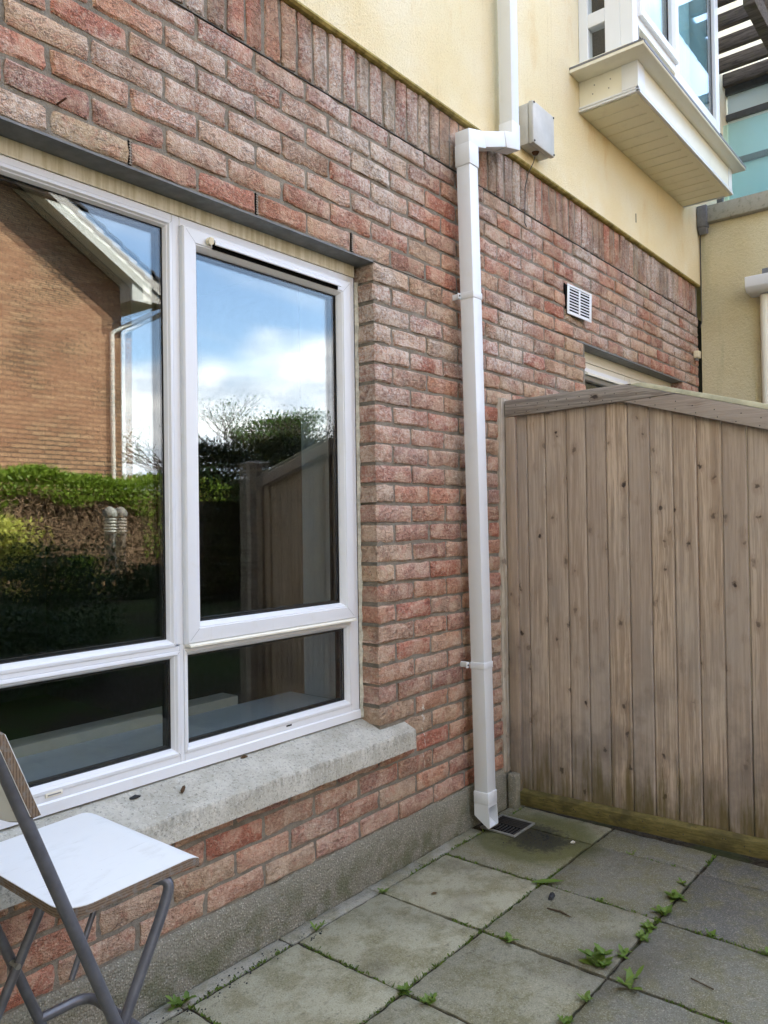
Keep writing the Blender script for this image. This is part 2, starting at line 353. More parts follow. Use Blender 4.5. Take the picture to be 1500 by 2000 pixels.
def wood(base, pale, algae, axis=2):
    def f(g, b):
        v, t, r = objc(g); p = pos(g); x, y, z = g.sep(p)
        if axis == 0: v = g.mapv(v, rot=(0, radians(90), 0))
        kv = g.mapv(v, (1, .2, .62)); kv = g.n('VectorMath', {'operation': 'ADD'}, i0=kv, i1=g.n('VectorMath', {'operation': 'SCALE'}, i0=g.n('TexNoise', Vector=v, Scale=40.0, Detail=2.0).outputs['Color'], Scale=.025).outputs[0]).outputs[0]; kn = g.vor(kv, 15.0); kc = g.sep(g.vor(kv, 15.0, 'F1', 'Color'))[0]
        has = g.ramp(kc, .22, .26); core = g.math('MULTIPLY', g.math('MULTIPLY', g.ramp(kn, .16, .08), has), g.ramp(kc, .3, .9, .45, 1.0)); halo = g.math('MULTIPLY', g.ramp(kn, .42, .10), has)
        wv = g.n('VectorMath', {'operation': 'ADD'}, i0=g.mapv(v, (1, 1, .03)), i1=g.n('CombineXYZ', X=g.math('MULTIPLY', halo, .005), Y=0.0, Z=0.0).outputs[0]).outputs[0]
        gr = g.noise(wv, 190, 3, .8, .1); gr2 = g.noise(wv, 60, 3, .7, .1); big = g.noise(g.mapv(v, (1, 1, .35)), 4, 4)
        c = g.mix(g.ramp(gr2, .38, .60), tuple(q*.85 for q in base), pale); c = g.mix(g.math('MULTIPLY', g.ramp(gr, .47, .62), .50), c, tuple(q*.45 for q in base))
        c = g.mix(g.math('MULTIPLY', g.ramp(r, .2, 1.0), .65), c, (.34, .275, .23)); c = g.mix(g.math('MULTIPLY', g.ramp(big, .45, .65), .38), c, (.38, .335, .30))
        c = g.mix(g.math('MULTIPLY', halo, .28), c, (.17, .10, .06)); c = g.mix(g.math('MULTIPLY', core, .92), c, (.04, .03, .026))
        st = g.noise(g.mapv(p, (1, 1, .8)), 3.2, 5, .65); sm = g.math('MULTIPLY', g.ramp(st, .42, .62), g.ramp(z, .95, .40)); c = g.mix(g.math('MULTIPLY', sm, .55), c, (.15, .125, .11))
        if algae:
            an = g.noise(g.mapv(p, (13, 13, 1.4)), 2, 5, .65); za = g.math('ADD', z, g.math('MULTIPLY', g.math('SUBTRACT', .5, an), .9)); c = g.mix(g.math('MULTIPLY', g.ramp(za, .30, .02), algae), c, (.10, .075, .016))
        setc(g, b, c); bump(g, b, g.math('SUBTRACT', g.math('ADD', gr, g.math('MULTIPLY', gr2, .5)), g.math('MULTIPLY', core, .5)), .003)
    return f
M['board'] = material('weathered_pine_board', wood((.44, .325, .235), (.57, .45, .345), .8), .85, .25)
M['rail'] = material('grey_pine_rail', wood((.27, .235, .205), (.36, .32, .285), .35, 0), .85, .25)
def f(g, b):
    p = pos(g); n = g.noise(p, 60, 5, .7); n2 = g.noise(g.mapv(p, (1, 1, 6)), 20, 4, .6); n3 = g.noise(p, 7, 5)
    c = g.mix(g.ramp(n2, .35, .65), (.10, .085, .024), (.17, .135, .045)); c = g.mix(g.math('MULTIPLY', g.ramp(n3, .45, .62), .7), c, (.05, .042, .016)); c = g.mix(g.math('MULTIPLY', g.ramp(n, .6, .7), .5), c, (.04, .03, .02)); setc(g, b, c); bump(g, b, n, .002)
M['rail_green'] = material('algae_green_rail', f, .8, .3)
M['stile'] = material('orange_pine_stile', wood((.40, .27, .15), (.50, .36, .22), .5), .85, .25)
M['post'] = material('rough_sawn_post', wood((.48, .41, .31), (.62, .55, .45), .1), .9, .2)
def f(g, b):
    p = pos(g); n = g.noise(g.mapv(p, (12, 1.2, 12)), 5, 6, .7, .5); n2 = g.noise(p, 9, 5, .6)
    c = g.mix(g.ramp(n, .3, .7), (.045, .036, .03), (.14, .115, .095)); c = g.mix(g.math('MULTIPLY', g.ramp(n2, .52, .66), .4), c, (.10, .095, .04)); setc(g, b, c); bump(g, b, n, .004)
M['pergola'] = material('old_dark_timber', f, .88, .2)
def ply(direction):
    def f(g, b):
        wv = g.n('TexWave', {'wave_type': 'BANDS', 'bands_direction': direction}, Scale=62.0, Distortion=.8, Detail=2.0, Vector=g.n('TexCoord').outputs['Object'])
        n = g.noise(pos(g), 90, 4, .7); c = g.mix(wv.outputs[1], (.11, .075, .05), (.22, .16, .11)); c = g.mix(g.ramp(n, .45, .65), c, (.19, .17, .15)); setc(g, b, c)
    return f
M['ply_edge'] = material('weathered_ply_edge', ply('Z'), .8, .2)
M['ply_edge_upright'] = material('weathered_ply_edge_upright', ply('X'), .8, .2)
def f(g, b):
    p = pos(g); n = g.noise(g.mapv(p, (1, 1, 1)), 1.0, 4); n2 = g.noise(p, 30, 5, .7)
    c = g.mix(g.ramp(n, .35, .65), (.26, .245, .20), (.36, .34, .28)); c = g.mix(g.math('MULTIPLY', g.ramp(n2, .5, .7), .5), c, (.10, .11, .06)); setc(g, b, c); bump(g, b, n2, .004)
M['coping'] = material('lichened_coping', f, .92, .2)

def glass(name, tintc=(.97, .98, .98), boost=1.0, wav=0.0):
    m = bpy.data.materials.new(name); m.use_nodes = True; nt = m.node_tree; nt.nodes.clear(); g = G(nt)
    o = nt.nodes.new('ShaderNodeOutputMaterial'); fz = g.n('LayerWeight', Blend=.5).outputs['Facing']
    R = g.math('ADD', g.math('MULTIPLY', g.math('POWER', fz, 5.0), .96), .043*boost, True)
    gl = g.n('BsdfGlossy', Roughness=0.0, Color=(1, 1, 1, 1)); tr = g.n('BsdfTransparent', Color=(*tintc, 1))
    if wav:
        p = pos(g); nb = g.n('Bump', Height=g.noise(p, 2.6, 0, .4), Distance=wav, Strength=1.0); nt.links.new(nb.outputs[0], gl.inputs['Normal'])
    mx = nt.nodes.new('ShaderNodeMixShader'); nt.links.new(R, mx.inputs[0]); nt.links.new(tr.outputs[0], mx.inputs[1]); nt.links.new(gl.outputs[0], mx.inputs[2]); nt.links.new(mx.outputs[0], o.inputs[0])
    return m
M['glass'] = glass('window_glass', (.97, .985, .98), 1.0, .0003)
M['coated'] = glass('low_e_window_glass', (.78, .82, .84), 2.2, .0003)
M['sky_glass'] = glass('coated_glass', (.82, .96, .98), 2.2)
def f(g, b):
    setc(g, b, (.66, .80, .83)); b.inputs['Roughness'].default_value = .25
M['frosted'] = material('frosted_cyan_glass', f, .25, .5)
M['bal_glass'] = glass('green_balustrade_glass', (.72, .90, .89), 3.0)

def leaf(name, c1, c2, trans=.35):
    def f(g, b):
        r = g.n('NewGeometry').outputs['Random Per Island']; n = g.noise(pos(g), 3.0, 3)
        setc(g, b, g.mix(g.math('MULTIPLY', g.math('ADD', r, n), .5), c1, c2))
    m = material(name, f, .5, .35); nt = m.node_tree; b = nt.nodes['Principled BSDF']; g = G(nt)
    t = nt.nodes.new('ShaderNodeBsdfTranslucent'); src = b.inputs['Base Color'].links[0].from_socket; nt.links.new(src, t.inputs[0])
    mx = nt.nodes.new('ShaderNodeMixShader'); mx.inputs[0].default_value = trans; nt.links.new(b.outputs[0], mx.inputs[1]); nt.links.new(t.outputs[0], mx.inputs[2]); nt.links.new(mx.outputs[0], nt.nodes['Material Output'].inputs[0]); return m
M['leaf_hedge'] = leaf('hedge_leaf', (.12, .21, .018), (.30, .40, .055))
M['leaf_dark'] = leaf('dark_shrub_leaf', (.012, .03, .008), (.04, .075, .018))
M['leaf_gold'] = leaf('golden_leaf', (.30, .34, .04), (.55, .52, .13))
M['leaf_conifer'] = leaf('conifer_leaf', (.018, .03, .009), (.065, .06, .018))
M['leaf_tree'] = leaf('tree_leaf', (.05, .12, .015), (.12, .19, .03))
M['leaf_weed'] = leaf('weed_leaf', (.05, .11, .016), (.20, .29, .05), .25)
named('hedge_heart', flat((.13, .09, .055), .95, .05, 0, .7, 25)); named('twig', flat((.27, .18, .115), .9, .1, 0, .4, 8)); named('branch', flat((.13, .105, .08), .9, .1, 0, .35, 6)); named('bark', flat((.07, .055, .04), .9, .1))
def f(g, b):
    p = pos(g); n = g.noise(p, 1.2, 6, .65); n2 = g.noise(p, 40, 6, .7); c = g.mix(g.ramp(n, .4, .6), (.032, .026, .018), (.028, .042, .012)); c = g.mix(g.math('MULTIPLY', g.ramp(n2, .5, .7), .5), c, (.06, .05, .03)); setc(g, b, c); bump(g, b, n2, .02)
M['soil'] = material('rough_grass_and_soil', f, .97, .1)
def f(g, b):
    t = g.n('TexCoord').outputs['Object']; bt = g.n('TexBrick', {'offset': .5}, Vector=g.mapv(t, (1, 1, 1), rot=(radians(-90), 0, 0)), Scale=1.0, Color1=(.25, .135, .075, 1), Color2=(.46, .31, .18, 1), Mortar=(.10, .07, .05, 1))
    bt.inputs['Mortar Size'].default_value = .012; bt.inputs['Brick Width'].default_value = .225; bt.inputs['Row Height'].default_value = .075; bt.inputs['Bias'].default_value = -.1
    n = g.noise(t, 1.1, 4); c = g.mix(g.math('MULTIPLY', g.ramp(n, .42, .6), .4), bt.outputs[0], (.40, .20, .12)); setc(g, b, c); bump(g, b, g.math('MULTIPLY', bt.outputs[1], -1.0), .012)
M['far_brick'] = material('far_gable_brick', f, .92, .2)
named('roof_tile', flat((.075, .075, .085), .65, .3, 0, .3, 5)); named('fascia_white', flat((.74, .73, .68), .5, .4, 0, .08)); named('bollard_grey', flat((.36, .355, .33), .45, .45, 0, .15, 12)); named('louvre_white', flat((.74, .73, .68), .25, .6))
named('pale_cap', flat((.50, .49, .36), .8, .2, 0, .2)); named('stone_chip', flat((.03, .032, .036), .8)); named('pale_chip', flat((.7, .68, .62), .8)); named('dry_leaf', flat((.09, .055, .03), .9, .1)); named('stick', flat((.10, .075, .05), .9, .1))

# ------------------------------------------------------------------ ground
def sheet(name, x0, x1, y0, y1, z, mat):
    o = MB().add([(x0, y0, z), (x1, y0, z), (x1, y1, z), (x0, y1, z)], [(0, 1, 2, 3)]).build(name, mat); o['kind'] = 'structure'; return o
# garden ground: flat under the patio, rising to a bank beyond it and then level to the horizon
NX, NY = 60, 60
ys = [-300, -120, -60, -30, -16, -12, -10] + [-9+.25*i for i in range(30)] + [-1.4, -1, -.5, .3, 12, 60, 300]
xs = [-300, -100, -40, -15, -8] + [-5+.4*i for i in range(38)] + [12, 20, 40, 100, 300]
gv = []
for yy in ys:
    for xx in xs:
        h = -.045
        if yy < -2.7: h = -.03+.5*min(1, (-2.7-yy)/2.4)
        if yy < -2.7 and yy > -12: h += .04*sin(xx*2.1+yy*1.3)*min(1, (-2.7-yy))
        gv.append((xx, yy, h))
gf = [(j*len(xs)+i, j*len(xs)+i+1, (j+1)*len(xs)+i+1, (j+1)*len(xs)+i) for j in range(len(ys)-1) for i in range(len(xs)-1)]
prop(MB().add(gv, gf).build('ground', M['soil'], smooth=60), kind='structure')

patio = MB().box(-3.6, 3.7, -2.65, .05, -.035, -.012).build('patio', M['joint']); patio['kind'] = 'structure'
XJ = [-3.40, -2.985, -2.57, -2.155, -1.74, -1.33, -.918, -.512, -.108, .292, .712, .915]
YJ = [-.078, -.495, -.908, -1.322, -1.737, -2.15, -2.56]
def slab_mesh(wx, wy, r):
    n = 14; mb = MB(); x0, x1, y0, y1 = -wx/2, wx/2, -wy/2, wy/2; top = []
    per = []
    for i in range(n): per.append((x0+(x1-x0)*i/n, y0))
    for i in range(n): per.append((x1, y0+(y1-y0)*i/n))
    for i in range(n): per.append((x1-(x1-x0)*i/n, y1))
    for i in range(n): per.append((x0, y1-(y1-y0)*i/n))
    m = len(per); jit = [(r.gauss(0, .0016), r.gauss(0, .0016)) for _ in per]
    outer = [(x+j[0], y+j[1]) for (x, y), j in zip(per, jit)]; inner = [(x*(1-.007/abs(wx)*2)+j[0], y*(1-.007/abs(wy)*2)+j[1]) for (x, y), j in zip(per, jit)]
    vs = [(x, y, -.035) for x, y in outer]+[(x, y, -.0045) for x, y in outer]+[(x, y, 0) for x, y in inner]
    fs = [tuple(range(2*m, 3*m))]
    for k in range(2):
        for i in range(m): j = (i+1) % m; fs.append((k*m+i, k*m+j, (k+1)*m+j, (k+1)*m+i))
    return mb.add(vs, fs).mesh('paving_slab', M['slab'], smooth=40)
pale, mid, dark = (.39, .375, .27), (.24, .232, .17), (.145, .143, .13)
for i in range(len(XJ)-1):
    for j in range(len(YJ)-1):
        x0, x1 = XJ[i]+.0052, XJ[i+1]-.0052; y1, y0 = YJ[j]-.0052, YJ[j+1]+.0052
        me = slab_mesh(x1-x0, y1-y0, rnd)
        o = link('paving_slab', me, patio, ((x0+x1)/2, (y0+y1)/2, rnd.uniform(-.003, .002)), (rnd.uniform(-.006, .006), rnd.uniform(-.006, .006), rnd.uniform(-.004, .004)))
        t = j*.42+(.38 if x0 > .2 else 0)+rnd.uniform(-.18, .18)
        a, b_ = (pale, mid) if t < .5 else (mid, dark); k = min(1, max(0, t/.5 if t < .5 else (t-.5)/.6))
        o.color = (*[p*(1-k)+q*k for p, q in zip(a, b_)], 1)
SJ = [-3.40, -2.57, -1.74, -.93, -.53, -.105, .165, .575]
for i in range(len(SJ)-1):
    o = link('edging_slab', slab_mesh(SJ[i+1]-SJ[i]-.006, .058, rnd), patio, ((SJ[i]+SJ[i+1])/2, -.0445, -.004), (rnd.uniform(-.02, .0), 0, 0)); o.color = (.34, .325, .27, 1)
o = link('edging_slab', slab_mesh(.135, .052, rnd), patio, (.842, -.0485, -.004)); o.color = (.22, .21, .16, 1)

# ------------------------------------------------------------------ the building
house = empty('apartment_building', (0, .3, 0)); prop(house, 'red brick apartment building with cream rendered upper storey and projecting bay window', 'building')
def hpart(mb, name, mat, bevel=0, parent=None, **k):
    o = mb.build(name, M[mat] if isinstance(mat, str) else mat, parent or house, bevel, **k)
    o.matrix_parent_inverse = Matrix.Translation(-Vector((0, .3, 0))) if (parent is None or parent is house) else Matrix.Identity(4)
    return o
WL, WR, ZS, ZL = -2.42, 0.0, .535, 2.26           # main window opening
VL, VR, VB = 1.82, 3.42, .91                       # second window opening
XA, XB = -4.2, 3.78; ZP, ZSOL, ZST = .16, 2.785, 3.01
wall = MB()
for a in [(XA, WL-.006, .0065, .30, ZP, ZL), (WR+.005, VL-.006, .0065, .30, ZP, ZL), (VR+.006, XB, .0065, .30, ZP, ZL), (WL-.006, WR+.005, .0065, .30, ZP, ZS-.04), (VL-.006, VR+.006, .0065, .30, ZP, VB), (XA, XB, .0065, .30, ZL+.003, ZST+.05)]:
    wall.box(a[0], a[1], a[2], a[3], a[4], a[5])
wallo = hpart(wall, 'brick_wall', 'mortar')
def brick_mesh(L, H, dep, seed, soldier=False, nx=6, nz=3):
    r = random.Random(seed); mb = MB()
    xs = [-L/2, -L/2+.007]+[-L/2+L*k/(nx-2) for k in range(1, nx-2)]+[L/2-.007, L/2]
    zs = [-H/2, -H/2+.006]+[-H/2+H*k/(nz-1) for k in range(1, nz-1)]+[H/2-.006, H/2]
    jt, jb, jl, jr = [r.gauss(-.0012, .0018) for _ in xs], [r.gauss(.0008, .0024) for _ in xs], [r.gauss(.001, .0018) for _ in zs], [r.gauss(-.001, .0018) for _ in zs]
    tilt, tz = r.gauss(0, .0010), r.gauss(0, .0010); vs = []
    for j, z in enumerate(zs):
        for i, x in enumerate(xs):
            ex, ez = i in (0, len(xs)-1), j in (0, len(zs)-1); zz, xx = z, x
            if j <= 1: zz += jb[i]
            if j >= len(zs)-2: zz += jt[i]
            if i <= 1: xx += jl[j]
            if i >= len(xs)-2: xx += jr[j]
            y = r.gauss(0, .0014)+tilt*x/L*2+tz*z/H*2
            if ex or ez: y += .0046
            if ex and ez: y += .002; xx *= .992; zz *= .97
            vs.append((xx, y, zz))
    n, m = len(xs), len(zs); fs = [(j*n+i, j*n+i+1, (j+1)*n+i+1, (j+1)*n+i) for j in range(m-1) for i in range(n-1)]
    loop = [i for i in range(n)]+[j*n+n-1 for j in range(1, m)]+[(m-1)*n+i for i in range(n-2, -1, -1)]+[j*n for j in range(m-2, 0, -1)]
    b = len(vs); vs += [(vs[i][0], dep, vs[i][2]) for i in loop]; k = len(loop)
    fs += [(loop[q], b+q, b+(q+1) % k, loop[(q+1) % k]) for q in range(k)]
    return vs, fs
cache = {}
def bvar(kind, L, H, dep, i):
    key = (kind, round(L, 3), round(dep, 3), i)
    if key not in cache:
        vs, fs = brick_mesh(L, H, dep, hash((round(L*1000), round(H*1000), i)) & 0xffff); mb = MB(); mb.add(vs, fs)
        cache[key] = (mb.mesh(kind, M['brick'], smooth=38), vs, fs)
    return cache[key]
TINTS = [(.48, .21, .14), (.51, .25, .165), (.50, .29, .21), (.49, .34, .23), (.40, .21, .15), (.53, .28, .185), (.47, .175, .115), (.49, .29, .195), (.51, .32, .22), (.53, .355, .25), (.45, .245, .185)]
def btint(r):
    t = r.choice(TINTS); k = r.uniform(.80, 1.08); return tuple(min(1, q*k*r.uniform(.96, 1.04)) for q in t)
spec = []
def course(z0, half, spans, quoin=True):
    for (a, b, la, lb) in spans:                  # la/lb: the end is an opening jamb
        off = .1125 if half else 0.0
        n0 = math.floor((a-off)/.225)-1; x = off+n0*.225
        while x < b:
            u, v = max(a, x), min(b, x+.215)
            if v-u > .03:
                dep = .10 if ((la and u < a+.12) or (lb and v > b-.12)) else .05
                spec.append(('brick', (u+v)/2, z0+.0375, v-u, .065, dep))
            x += .225
full = [(XA, XB, 0, 0)]
for k in range(1, 29):
    zb = ZL-.075*k; half = k % 2 == 0
    sp = []
    if k <= 23: sp += [(XA, WL, 0, 1), (WR, VL if zb > VB-.02 else XB, 1, 1 if zb > VB-.02 else 0)]
    else: sp += [(XA, XB, 0, 0)]
    if k <= 23 and zb > VB-.02: sp += [(VR, XB, 1, 0)]
    if k in (24, 25): sp = [(XA, WL-.15, 0, 0), (.152, XB, 0, 0)] if k == 24 else sp
    course(zb, half, sp)
for k in range(7): course(ZL+.075*k, k % 2 == 0, full)
x = XA
while x < XB-.05: spec.append(('soldier_brick', x+.0325, (ZSOL+ZST)/2, .065, .215, .05)); x += .075
def area(s):
    _, cx, cz, L, H, d = s; P = [pix((cx+a*L/2, 0, cz+b*H/2)) for a, b in ((-1, -1), (1, -1), (1, 1), (-1, 1))]
    if any(p is None for p in P): return 0
    if not any(-20 < p[0] < 1520 and -20 < p[1] < 2020 for p in P): return 0
    mu, mv = sum(p[0] for p in P)/4, sum(p[1] for p in P)/4
    if mu > 990 and mv > 800: return 0
    if mu > 970 and cx > .95 and mv > 775: return 0
    if mu < -10 or mv < -10 or mv > 2010: return 0
    if cz < .53 and mu < 120 and mv < 1760: return 0
    return abs(sum(P[i][0]*P[(i+1) % 4][1]-P[(i+1) % 4][0]*P[i][1] for i in range(4)))/2
rb = random.Random(21)
for kind in ('brick', 'soldier_brick'):
    L = sorted([s for s in spec if s[0] == kind], key=area, reverse=True)
    rest = MB(); tints = []
    for n, s in enumerate(L):
        _, cx, cz, l, h, dep = s; i = rb.randrange(14); me, vs, fs = bvar(kind, l, h, dep, i); t = btint(rb)
        oy, rx = rb.uniform(-.0025, .002), rb.uniform(-.010, .010)
        if n < 300 and area(s) > 60:
            o = link(kind, me, wallo, (cx, oy, cz), (0, rx, 0)); o.color = (*t, 1)
        else:
            rest.add([(cx+q[0], oy+q[1], cz+q[2]+q[0]*-rx) for q in vs], fs); tints += [(*t, 1)]*len(vs)
    if rest.v:
        me = rest.mesh(kind, M['brick_far'], smooth=38); at = me.color_attributes.new('tint', 'FLOAT_COLOR', 'POINT')
        at.data.foreach_set('color', [c for q in tints for c in q]); o = link(kind+'_remainder', me, wallo); o['kind'] = 'stuff'
wallo.matrix_parent_inverse = Matrix.Translation(-Vector((0, .3, 0)))
# damp strip under the soldier course, weep vents, nail
hpart(MB().box(XA, XB, .001, .02, ZSOL-.0016, ZSOL+.0006), 'damp_course_strip', 'rubber_cable')
for xv in (-1.0175, -.5675, -.1175):
    v = hpart(MB().box(xv-.0038, xv+.0038, .0005, .02, ZL+.004, ZL+.071), 'weep_vent', 'dark_void')
    gr = MB()
    for q in range(9): gr.box(xv-.0042, xv+.0042, -.001, .001, ZL+.005+q*.0078, ZL+.0078+q*.0078)
    gr.box(xv-.0010, xv+.0010, -.0009, .001, ZL+.005, ZL+.070); gr.build('grille', M['weep_plastic'], v)
hpart(MB().tube([(-1.222, .004, 2.345), (-1.215, -.03, 2.352)], .0025, 6), 'nail', 'rust')
# plinth
pl = MB(); r = random.Random(5); n = 130; ring0 = []
prof = [(.008, ZP+.001), (-.003, ZP-.005), (-.008, ZP-.014), (-.0105, .08), (-.012, -.05), (.3, -.05)]
for i in range(n+1):
    xx = XA+(XB-XA)*i/n
    for k, (yy, zz) in enumerate(prof): pl.v.append((xx, yy+(r.gauss(0, .0018) if 0 < k < 5 else 0), zz+(r.gauss(0, .0022) if k < 4 else 0)))
m_ = len(prof)
for i in range(n):
    for k in range(m_-1): b0 = i*m_+k; pl.f.append((b0, b0+1, b0+m_+1, b0+m_))
hpart(pl, 'plinth', 'plinth', smooth=50)
# wall-head render with a drip bead
def walls(mb, x0, x1, z0, z1, y0, y1, hole):
    a, b, c, d = hole
    mb.box(x0, a, y0, y1, z0, z1).box(b, x1, y0, y1, z0, z1).box(a, b, y0, y1, z0, c).box(a, b, y0, y1, d, z1)
BX0, BX1, BY, BZ0, BZ1 = 1.75, 3.27, -.325, 3.66, 5.4
rw = MB(); walls(rw, -12, 16, ZST, 9.2, -.02, .30, (BX0+.03, BX1-.03, 3.55, 5.35))
hpart(rw, 'rendered_wall', 'render')
bd = MB(); r = random.Random(3)
for i in range(150):
    xx, x2 = XA+(XB-XA)*i/150, XA+(XB-XA)*(i+1)/150; e = r.uniform(0, .005)
    bd.prismx([(-.0225, ZST+.001), (-.0225, ZST+.008), (-.0195, ZST+.010), (.004, ZST+.010), (.004, ZST-.004-e), (-.014, ZST-.004-e*.6)], xx, x2)
hpart(bd, 'drip_bead', 'bead')
hpart(MB().box(-12, 16, .30, 9.5, 3.05, 9.2), 'building_core', 'room_wall')
hpart(MB().box(-12.2, 16.2, -.12, 9.7, 9.203, 9.32), 'roof_edge', 'fascia_white')
hpart(MB().box(-12, XA-.002, .0, .3, -.04, ZST-.003), 'side_wall', 'mortar')
for u in ((1.30, 3.10), (2.53, 3.13)): hpart(MB().box(u[0], u[0]+.006, -.0225, -.01, u[1], u[1]+.055), 'weep_slot', 'iron')
# lintel and window
hpart(MB().box(WL-.12, WR+.003, .005, .30, ZL-.004, ZL+.0025), 'lintel', 'lintel_steel')
FY = .09
win = hpart(MB().box(WL+.005, WR-.012, FY-.004, .17, 2.212, ZL-.005), 'window', 'head_board')
win['label'] = 'white four-pane upvc window with stained head board'
def wpart(mb, name, mat, bevel=0, **k): return mb.build(name, M[mat], win, bevel, **k)
fr = MB()
X0, X1, Z0, Z1 = WL+.006, WR-.010, .562, 2.2115
def member(x0, x1, z0, z1): fr.box(x0, x1, FY, FY+.07, z0, z1)
gaps = {'LU': (-2.352, -.8345, .9445, 2.1805), 'LL': (-2.352, -.8225, .6235, .9095), 'RL': (-.7865, -.0645, .6255, .9125)}
member(X0, -2.362, Z0, Z1); member(-.050, X1, .9385, Z1); member(-.054, X1, Z0, .9385); member(-.824, -.797, .9385, Z1); member(-.812, -.797, Z0, .9385)
member(-2.362, -.824, 2.1905, Z1); member(-.797, -.050, 2.182, Z1); member(-2.362, -.812, .9195, .9345); member(-2.362, -.812, Z0, .6135); member(-.797, -.054, Z0, .6155)
member(-.797, -.054, .9225, .9384)
wpart(fr, 'outer_frame', 'upvc', .0022, seg=1)
bead = [(-.0105, FY+.006), (-.0105, FY-.0016), (-.008, FY-.003), (-.001, FY-.003), (.002, FY+.001), (.0035, FY+.0035), (.006, FY+.0045), (.011, FY+.013), (.0125, FY+.0175), (.0125, FY+.03)]
for k in ('LU', 'LL', 'RL'):
    x0, x1, z0, z1 = gaps[k]; wpart(MB().ring(x0, x1, z0, z1, bead), 'glazing_bead', 'upvc', smooth=30)
sash = wpart(MB().ring(-.797, -.048, .938, 2.184, [(0, FY+.03), (0, FY-.014), (.004, FY-.019), (.010, FY-.020), (.043, FY-.020), (.045, FY-.0165), (.048, FY-.0165), (.056, FY-.006), (.0595, FY-.001), (.061, FY+.006), (.061, FY+.03)]), 'casement_sash', 'upvc', smooth=30)
sash_drip = MB().prismx([(FY-.020, .938), (FY-.028, .934), (FY-.028, .929), (FY+.01, .929), (FY+.01, .938)], -.792, -.052).build('drip_strip', M['upvc_cream'], win)
# trickle vent canopy
tv = wpart(MB().prismx([(FY-.019, 2.170), (FY-.036, 2.160), (FY-.037, 2.148), (FY-.034, 2.146), (FY-.033, 2.156), (FY-.019, 2.164)], -.690, -.120), 'trickle_vent', 'upvc')
MB().box(-.690, -.122, FY-.0215, FY-.018, 2.138, 2.160).build('slot', M['dark_void'], win)
wpart(MB().tube([(-.706, FY-.024, 2.156), (-.706, FY-.037, 2.153)], [.0115, .010], 12).box(-.71, -.696, FY-.036, FY-.019, 2.148, 2.166), 'vent_end_cap', 'cream_plastic', smooth=40)
# cill section line, drain slots
wpart(MB().prismx([(FY-.0015, .562), (FY-.006, .562), (FY-.006, .590), (FY-.0015, .594)], X0, X1), 'cill_section', 'upvc')
wpart(MB().box(-.386, -.362, FY-.0015, FY+.001, .606, .611), 'drain_slot', 'black_gasket')
wpart(MB().box(-1.225, -1.178, FY-.0035, FY-.0002, .603, .616), 'drain_cap', 'upvc_cream', .0035)
wpart(MB().box(-1.219, -1.184, FY-.0042, FY-.003, .6075, .6105), 'drain_cap_slot', 'spacer')
# dark mitre lines of the welded corners
mit = MB()
def mline(xa, za, xb, zb, y):
    d = Vector((xb-xa, 0, zb-za)).normalized(); n_ = Vector((-d.z, 0, d.x))*.00045; P = [Vector((xa, y, za)), Vector((xb, y, zb))]
    mit.add([P[0]-n_, P[1]-n_, P[1]+n_, P[0]+n_], [(0, 1, 2, 3)])
for k in ('LU', 'LL', 'RL'):
    x0, x1, z0, z1 = gaps[k]
    for cx, cz, sx, sz in ((x0, z0, 1, 1), (x1, z0, -1, 1), (x0, z1, 1, -1), (x1, z1, -1, -1)): mline(cx-.008*sx, cz-.008*sz, cx-.002*sx, cz-.002*sz, FY-.0036)
for cx, cz, sx, sz in ((-.797, .938, 1, 1), (-.048, .938, -1, 1), (-.797, 2.184, 1, -1), (-.048, 2.184, -1, -1)): mline(cx+.010*sx, cz+.010*sz, cx+.043*sx, cz+.043*sz, FY-.0208)
mit.build('mitre_seam', M['spacer'], win)['kind'] = 'stuff'
# sealed units: gasket, spacer bar and two panes each
def unit(x0, x1, z0, z1, y, tilt):
    MB().ring(x0-.004, x1+.004, z0-.004, z1+.004, [(0, y-.002), (.0055, y-.002), (.006, y+.003)]).build('gasket', M['black_gasket'], win)
    MB().ring(x0-.004, x1+.004, z0-.004, z1+.004, [(.0035, y+.0055), (.0125, y+.0055), (.0125, y+.017), (-.004, y+.018), (-.004, y+.05)]).build('spacer_bar', M['black_gasket'], win)
    for k, (yy, a, mt) in enumerate(((y+.001, 0, 'glass'), (y+.018, tilt, 'coated'))):
        cx, cz = (x0+x1)/2, (z0+z1)/2; wx, wz = (x1-x0)/2+.002, (z1-z0)/2+.002
        o = MB().box(-wx, wx, 0, .004 if k == 0 else .004, -wz, wz).build('pane', M[mt], win, loc=(cx, yy, cz), rot=(0, 0, a))
for k, tl in (('LU', .0062), ('LL', -.003), ('RL', .003)):
    x0, x1, z0, z1 = gaps[k]; unit(x0+.012, x1-.012, z0+.012, z1-.012, FY+.018, tl)
unit(-.735, -.110, 1.000, 2.122, FY+.006, .0045)
# wavy sealant bead at the jamb
sb = MB(); r = random.Random(12); zz = .562; pr_ = None
while zz < 2.2:
    wv = .004+r.uniform(0, .007); q = [(-.0125, FY-.004, zz), (-.0005+wv*.0, FY-.004-wv, zz)]
    if pr_: sb.add([pr_[0], pr_[1], q[1], q[0]], [(0, 1, 2, 3)])
    pr_ = q; zz += r.uniform(.012, .03)
wpart(sb, 'sealant', 'sealant', smooth=60)
